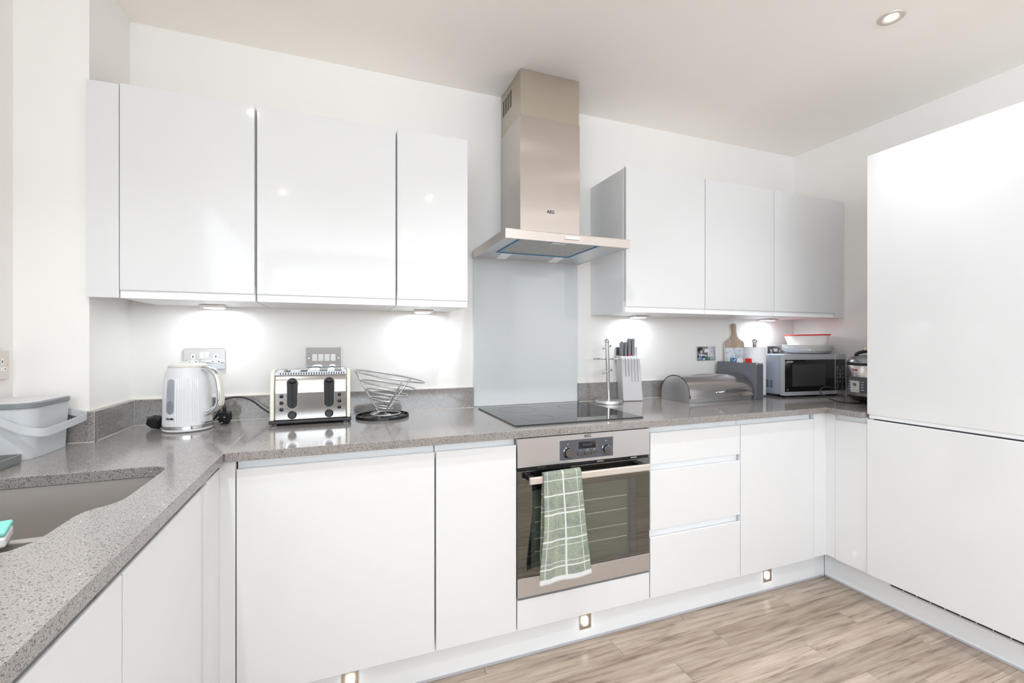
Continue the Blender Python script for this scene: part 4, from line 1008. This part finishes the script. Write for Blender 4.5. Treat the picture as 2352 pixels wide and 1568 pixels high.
# ------------------------------------------------------------------ board holder with indexed boards
HX0, HX1, HYa, HYb = 2.1885, 2.2430, 1.8835, 2.162
t = thing('board_holder', 'slate grey upright holder for cutting boards behind the bread bin', 'board holder', (2.216, 2.02, WT))
b = B(); box(b, HX0, HX0+.004, HYa+.001, HYb, WT+.0006, 1.1085); box(b, HX1-.004, HX1, HYa+.001, HYb, WT+.0006, 1.1085); box(b, HX0+.004, HX1-.004, HYb-.004, HYb, WT+.0006, 1.1085); box(b, HX0+.004, HX1-.004, HYa+.001, HYb-.004, WT+.0006, WT+.008)
obj('shell', b, 'slate', t, bev=.001)
obj('end_panel', BX(HX0+.0045, HX1-.0002, HYa-.001, HYa+.0009, WT+.0008, 1.1015), 'slate_dark', t, bev=.0005, label='dark narrow end panel')
for k, (nm, m_, ty0, ty1) in enumerate((('white', 'plastic_white', 1.985, 2.022), ('blue', 'blue', 2.032, 2.063), ('red', 'red', 1.941, 1.984), ('green', 'green', 2.064, 2.104))):
    x = HX0+.0055+.0112*k
    t = thing('cutting_board', '%s plastic cutting board in the slate holder, %s' % (nm, ('nearest the bread bin, its tab pale', 'its tab marked with a fish', 'its tab standing up by the paper roll', 'its tab behind the blue one')[k]), 'cutting board', (x+.004, 2.02, WT+.01), group='index cutting boards in the holder')
    obj('board', BX(x, x+.008, HYa+.003, HYb-.006, WT+.0085, 1.1065), m_, t, bev=.0015)
    b = B(); prism(b, [(ty0, 1.107), (ty1, 1.107), (ty1, 1.130), (ty1-.004, 1.134), (ty0+.004, 1.134), (ty0, 1.130)], x+.001, x+.007, 'x'); tb = obj('tab', b, m_, t, bev=.0008)
    if nm == 'blue':
        b = B(); prism(b, [(2.057, 1.1135), (2.049, 1.1195), (2.045, 1.127), (2.037, 1.129), (2.040, 1.121), (2.047, 1.1155)], x+.0002, x+.0009, 'x'); obj('fish_mark', b, 'plastic_white', tb)
    if nm == 'red':
        b = B(); ring(b, circ(1.9625, 1.121, .005, 12), circ(1.9625, 1.121, .0038, 12), x+.0004, x+.0009, 'x'); obj('ring_mark', b, 'redink', tb)

# ------------------------------------------------------------------ paddle board leaning on the wall
t = bpy.data.objects.new('paddle_board', None); C.objects.link(t); OFF[t.name] = Vector(); tag(t, 'wood and white marble paddle serving board leaning on the back wall', 'serving board')
t.location = (2.328, 2.1395, WT+.001); t.rotation_euler = (R(-4.1), 0, 0)
# outline, half widths by height
hw = [(0, .070), (.004, .0735), (.31, .0735), (.322, .0715), (.331, .064), (.336, .050), (.345, .034), (.356, .024), (.370, .0185), (.39, .0158), (.405, .0162), (.42, .0178), (.432, .0172), (.440, .012), (.4425, .004)]
zcut = .289
def outline(z0_, z1_):
    pts = [(z, w_) for z, w_ in hw if z0_ <= z <= z1_]
    def wat(z):
        for (za, wa), (zb, wb) in zip(hw, hw[1:]):
            if za <= z <= zb: return wa+(wb-wa)*(z-za)/(zb-za)
    if z0_ > 0: pts = [(z0_, wat(z0_))]+pts
    if z1_ < hw[-1][0]: pts = pts+[(z1_, wat(z1_))]
    return [(w_, z) for z, w_ in pts]+[(-w_, z) for z, w_ in reversed(pts)]
b = B(); prism(b, outline(zcut, .4425), -.006, .006, 'y'); obj('wood_section', b, 'acacia', t)
b = B(); prism(b, outline(0, zcut), -.006, .006, 'y'); obj('marble_section', b, 'marble', t)
b = B(); prism(b, [(p[0]+.0008, p[1]) for p in outline(0, .4425)], .0062, .0150, 'y'); obj('edge_band', b, 'white_edge', t)

# ------------------------------------------------------------------ kitchen roll
t = thing('kitchen_roll', 'quilted white kitchen roll on a steel ball topped stand', 'kitchen roll', (2.361, 2.042, WT), local=True)
b = B(); lathe(b, [(.066, .0005), (.068, .002), (.068, .008), (.066, .0095), (.005, .0095)], n=40); obj('stand_base', b, 'steel', t, smooth=True)
b = B(); lathe(b, [(.018, .0100), (.0605, .0100), (.0615, .012), (.0615, .293), (.0605, .295), (.018, .295)], n=48, cap=False); o = obj('paper', b, 'paper', t, smooth=True); sharp(o, 50)
b = B(); tube(b, [(0, 0, .0096), (0, 0, .322)], .0105, 16); obj('rod', b, 'steel', t, smooth=True)
b = B(); sphere(b, (0, 0, .330), .0155, 20, .95); obj('finial', b, 'chrome', t, smooth=True)

# ------------------------------------------------------------------ microwave
t = thing('microwave', 'silver and black microwave oven standing in the right corner', 'microwave', (2.423, 1.895, WT), R(-5.87), local=True)
MW_, MB, MT = .463, .0105, .2525
b = B(); box(b, .004, MW_-.045, .030, .245, MB+.004, MT-.003); obj('body', b, 'mw_side', t, bev=.003)
for fx in (.03, .41):
    for fy in (.04, .22): obj('foot', BX(fx, fx+.03, fy, fy+.03, .0005, MB+.0038), 'black', t)
obj('front_frame', BX(0, MW_, .0015, .0295, MB, MT), 'mw_silver', t, bev=.003)
dr = obj('door', BX(.0008, .378, -.0025, .0014, MB+.0006, MT-.0006), 'mw_silver', t, bev=.0012)
obj('glass', BX(.0025, .3765, -.0040, -.0026, .034, .2215), 'mwglass', dr)
obj('window', BX(.055, .302, -.0046, -.0041, .064, .193), 'mwmesh', dr)
pn = obj('control_panel', BX(.381, .460, -.0020, .0014, .036, .2200), 'mwglass', t, label='black touch control panel')
obj('panel_edge', BX(.3785, .3805, -.0035, .0014, MB+.001, MT-.001), 'plastic_white', t)
text('lettering', 'SHARP', .0125, 'whiteink', dr, (.040, -.0044, .2095), bold=.0003, sx=1.15)
text('lettering', '20L', .008, 'whiteink', dr, (.022, -.0044, .046))
b = B()
for zz in (.171, .089, .053): ring(b, rrect(.4195, zz, .061, .0165, .001, 1), rrect(.4195, zz, .0600, .0155, .001, 1), -.0024, -.0021, 'y')
obj('key_frame', b, 'whiteink', pn)
for row in ((.171, 2), (.153, 3), (.135, 3), (.120, 1), (.110, 3), (.089, 3), (.071, 2), (.053, 2)):
    for k in range(row[1]):
        xx = .4195+(k-(row[1]-1)/2)*(.0205 if row[1] == 3 else .036)
        b = B(); box(b, xx-.0045, xx+.0045, -.0024, -.0021, row[0]-.0052, row[0]-.0044); ring(b, rrect(xx, row[0]+.001, .006, .006, .001, 1), rrect(xx, row[0]+.001, .004, .004, .0008, 1), -.0024, -.0021, 'y'); obj('key_mark', b, 'whiteink', pn)
b = B()
for c_ in range(3):
    for k in range(5): box(b, .0034, .0039, .085+.030*c_, .105+.030*c_, .052+.0095*k, .056+.0095*k)
obj('side_vent', b, 'black_matt', t)
# ------------------------------------------------------------------ plates and box on the microwave
PC = (2.740, 1.985); zc = WT+MT+.0012
pprof = [(.080, 0), (.105, .002), (.130, .010), (.1425, .0165), (.1432, .0185), (.1415, .0188), (.128, .0130), (.104, .0050), (.001, .0045)]
def plate_(label, z, dx, s=1):
    b = B(); lathe(b, [(r_*s, zz) for r_, zz in pprof], n=48); o = obj('dinner_plate', b, 'ceramic', loc=(0, 0, 0), smooth=True); sharp(o, 60)
    o.location = (PC[0]+dx, PC[1], z); tag(o, label, 'plate', 'white plates stacked on the microwave'); return o
b = B(); lathe(b, [(.088, 0), (.100, .001), (.118, .010), (.134, .021), (.1395, .0235), (.1385, .0255), (.130, .0222), (.112, .010), (.085, .005), (.001, .005)], n=48)
o = obj('serving_dish', b, 'ceramic', smooth=True); sharp(o, 60); o.location = (PC[0], PC[1], zc); tag(o, 'deeper white dish at the bottom of the stack on the microwave', 'dish')
plate_('lower white dinner plate resting on the deep dish on the microwave', zc+.0155, .0)
plate_('middle white dinner plate of the stack on the microwave', zc+.0265, .001)
plate_('topmost white dinner plate beneath the red rimmed tub', zc+.0365, -.001)
t = thing('food_tub', 'milky plastic food tub with a red rim lid on top of the plates', 'tub', (PC[0]-.006, PC[1]-.002, zc+.0495), local=True); t.rotation_euler = (0, R(-1.0), R(-30))
b = B(); rows = []
for z_, s_ in ((0, .80), (.003, .83), (.062, 1)):
    rows.append([b.verts.new((p[0]*s_, p[1]*s_, z_)) for p in rrect(0, 0, .226, .150, .042, 6)])
for a_, c_ in zip(rows, rows[1:]):
    for i in range(len(a_)): b.faces.new((a_[i], a_[(i+1) % len(a_)], c_[(i+1) % len(a_)], c_[i]))
b.faces.new(rows[0][::-1]); b.faces.new(rows[-1]); o = obj('base', b, 'tub', t, smooth=True); sharp(o, 50)
b = B(); prism(b, rrect(0, 0, .236, .160, .046, 6), .0622, .0695); obj('lid', b, 'red', t, bev=.002)

# ------------------------------------------------------------------ multicooker
CC = (2.680, 1.545)
t = thing('multicooker', 'round steel and black multicooker half hidden by the fridge housing', 'multicooker', (CC[0], CC[1], WT), local=True)
vf = math.degrees(math.atan2(-CC[1], -CC[0]))      # towards the viewer
b = B(); lathe(b, [(.092, .0085), (.112, .013), (.130, .026), (.1385, .040), (.1392, .0425)], n=56); obj('base', b, 'black', t, smooth=True)
for k in range(4):
    a = R(45+90*k+vf); b = B(); lathe(b, [(.011, .0004), (.012, .004), (.010, .012)], (.088*cos(a), .088*sin(a)), 12); obj('foot', b, 'black_matt', t)
b = B(); lathe(b, [(.1390, .043), (.1405, .045), (.1405, .200), (.1395, .202)], n=64); o = obj('body', b, 'steel', t, smooth=True); sharp(o, 40)
b = B(); lathe(b, [(.1395, .2022), (.1420, .2035), (.1420, .2105), (.1400, .2120)], n=56); o = obj('rim', b, 'black', t, smooth=True); sharp(o, 40)
b = B(); lathe(b, [(.1398, .2122), (.1405, .218), (.135, .232), (.122, .246), (.100, .2535), (.05, .2555), (.001, .256)], n=56); ld = obj('lid', b, 'lid_steel', t, smooth=True)
b = B(); P_ = []
for k in range(13):
    q = pi*k/12; P_.append((-.10*cos(q), 0, .2500+.030*sin(q)**.7))
tube(b, P_, [.009]*13, 10); bmesh.ops.rotate(b, verts=b.verts, cent=(0, 0, 0), matrix=Matrix.Rotation(R(vf-90+8), 3, 'Z')); obj('handle', b, 'black', ld, smooth=True)
b = B(); lathe(b, [(.020, .2808), (.021, .286), (.020, .296), (.018, .2985), (.001, .2985)], n=24); 
av = R(vf-75)
for v_ in b.verts: v_.co += Vector((.045*cos(av), .045*sin(av), 0))
o = obj('valve', b, 'steel_dull', ld, smooth=True); sharp(o, 40)
pc = vf-46
pnl = obj('control_panel', patch(B(), (0, 0), .1407, pc-19, pc+40, .058, .143, .0015, 16), 'slate_dark', t)
obj('display_surround', patch(B(), (0, 0), .1424, pc-11, pc+11.5, .061, .122, .0012, 8), 'lcd', pnl)
obj('screen', patch(B(), (0, 0), .1438, pc-6, pc+8, .090, .112, .0004, 6), 'grey_plastic', pnl)
text('clock_digits', '98', .021, 'ink', pnl, (.1446*cos(R(pc+1)), .1446*sin(R(pc+1)), .101), rot=(R(90), 0, R(pc+1+90)), bold=.0004)
for s, a_ in ((-1, pc-15.5), (1, pc+17)):
    for k in range(4): obj('button', patch(B(), (0, 0), .1423, a_-2.6, a_+3.2, .114-.0135*k, .1175-.0135*k, .0006, 3), 'whiteink', pnl)
for a_ in (pc-5, pc+5.5): obj('button', patch(B(), (0, 0), .1438, a_-3, a_+3, .079, .0825, .0006, 3), 'plastic_white', pnl)
text('lettering', 'Tefal', .0165, 'redink', t, (.1412*cos(R(pc)), .1412*sin(R(pc)), .178), rot=(R(90), 0, R(pc+90)), bold=.0005)
text('lettering', 'MULTICOOK', .0055, 'grey_panel', t, (.1412*cos(R(pc)), .1412*sin(R(pc)), .163), rot=(R(90), 0, R(pc+90)))
b = B(); cx_, cy_ = CC
tube(b, spline([(2.552, 1.638, WT+.070), (2.52, 1.655, WT+.068), (2.475, 1.672, WT+.083), (2.430, 1.675, WT+.079), (2.398, 1.665, WT+.058), (2.41, 1.635, WT+.032), (2.448, 1.605, WT+.0135), (2.50, 1.580, WT+.0055), (2.545, 1.572, WT+.0048), (2.59, 1.575, WT+.0048)], 6), .0032, 8)
bmesh.ops.translate(b, verts=b.verts, vec=(-CC[0], -CC[1], -WT)); o = obj('power_cord', b, 'cable', t, label='black cord looping in front of the microwave')
for p in o.data.polygons: p.use_smooth = True
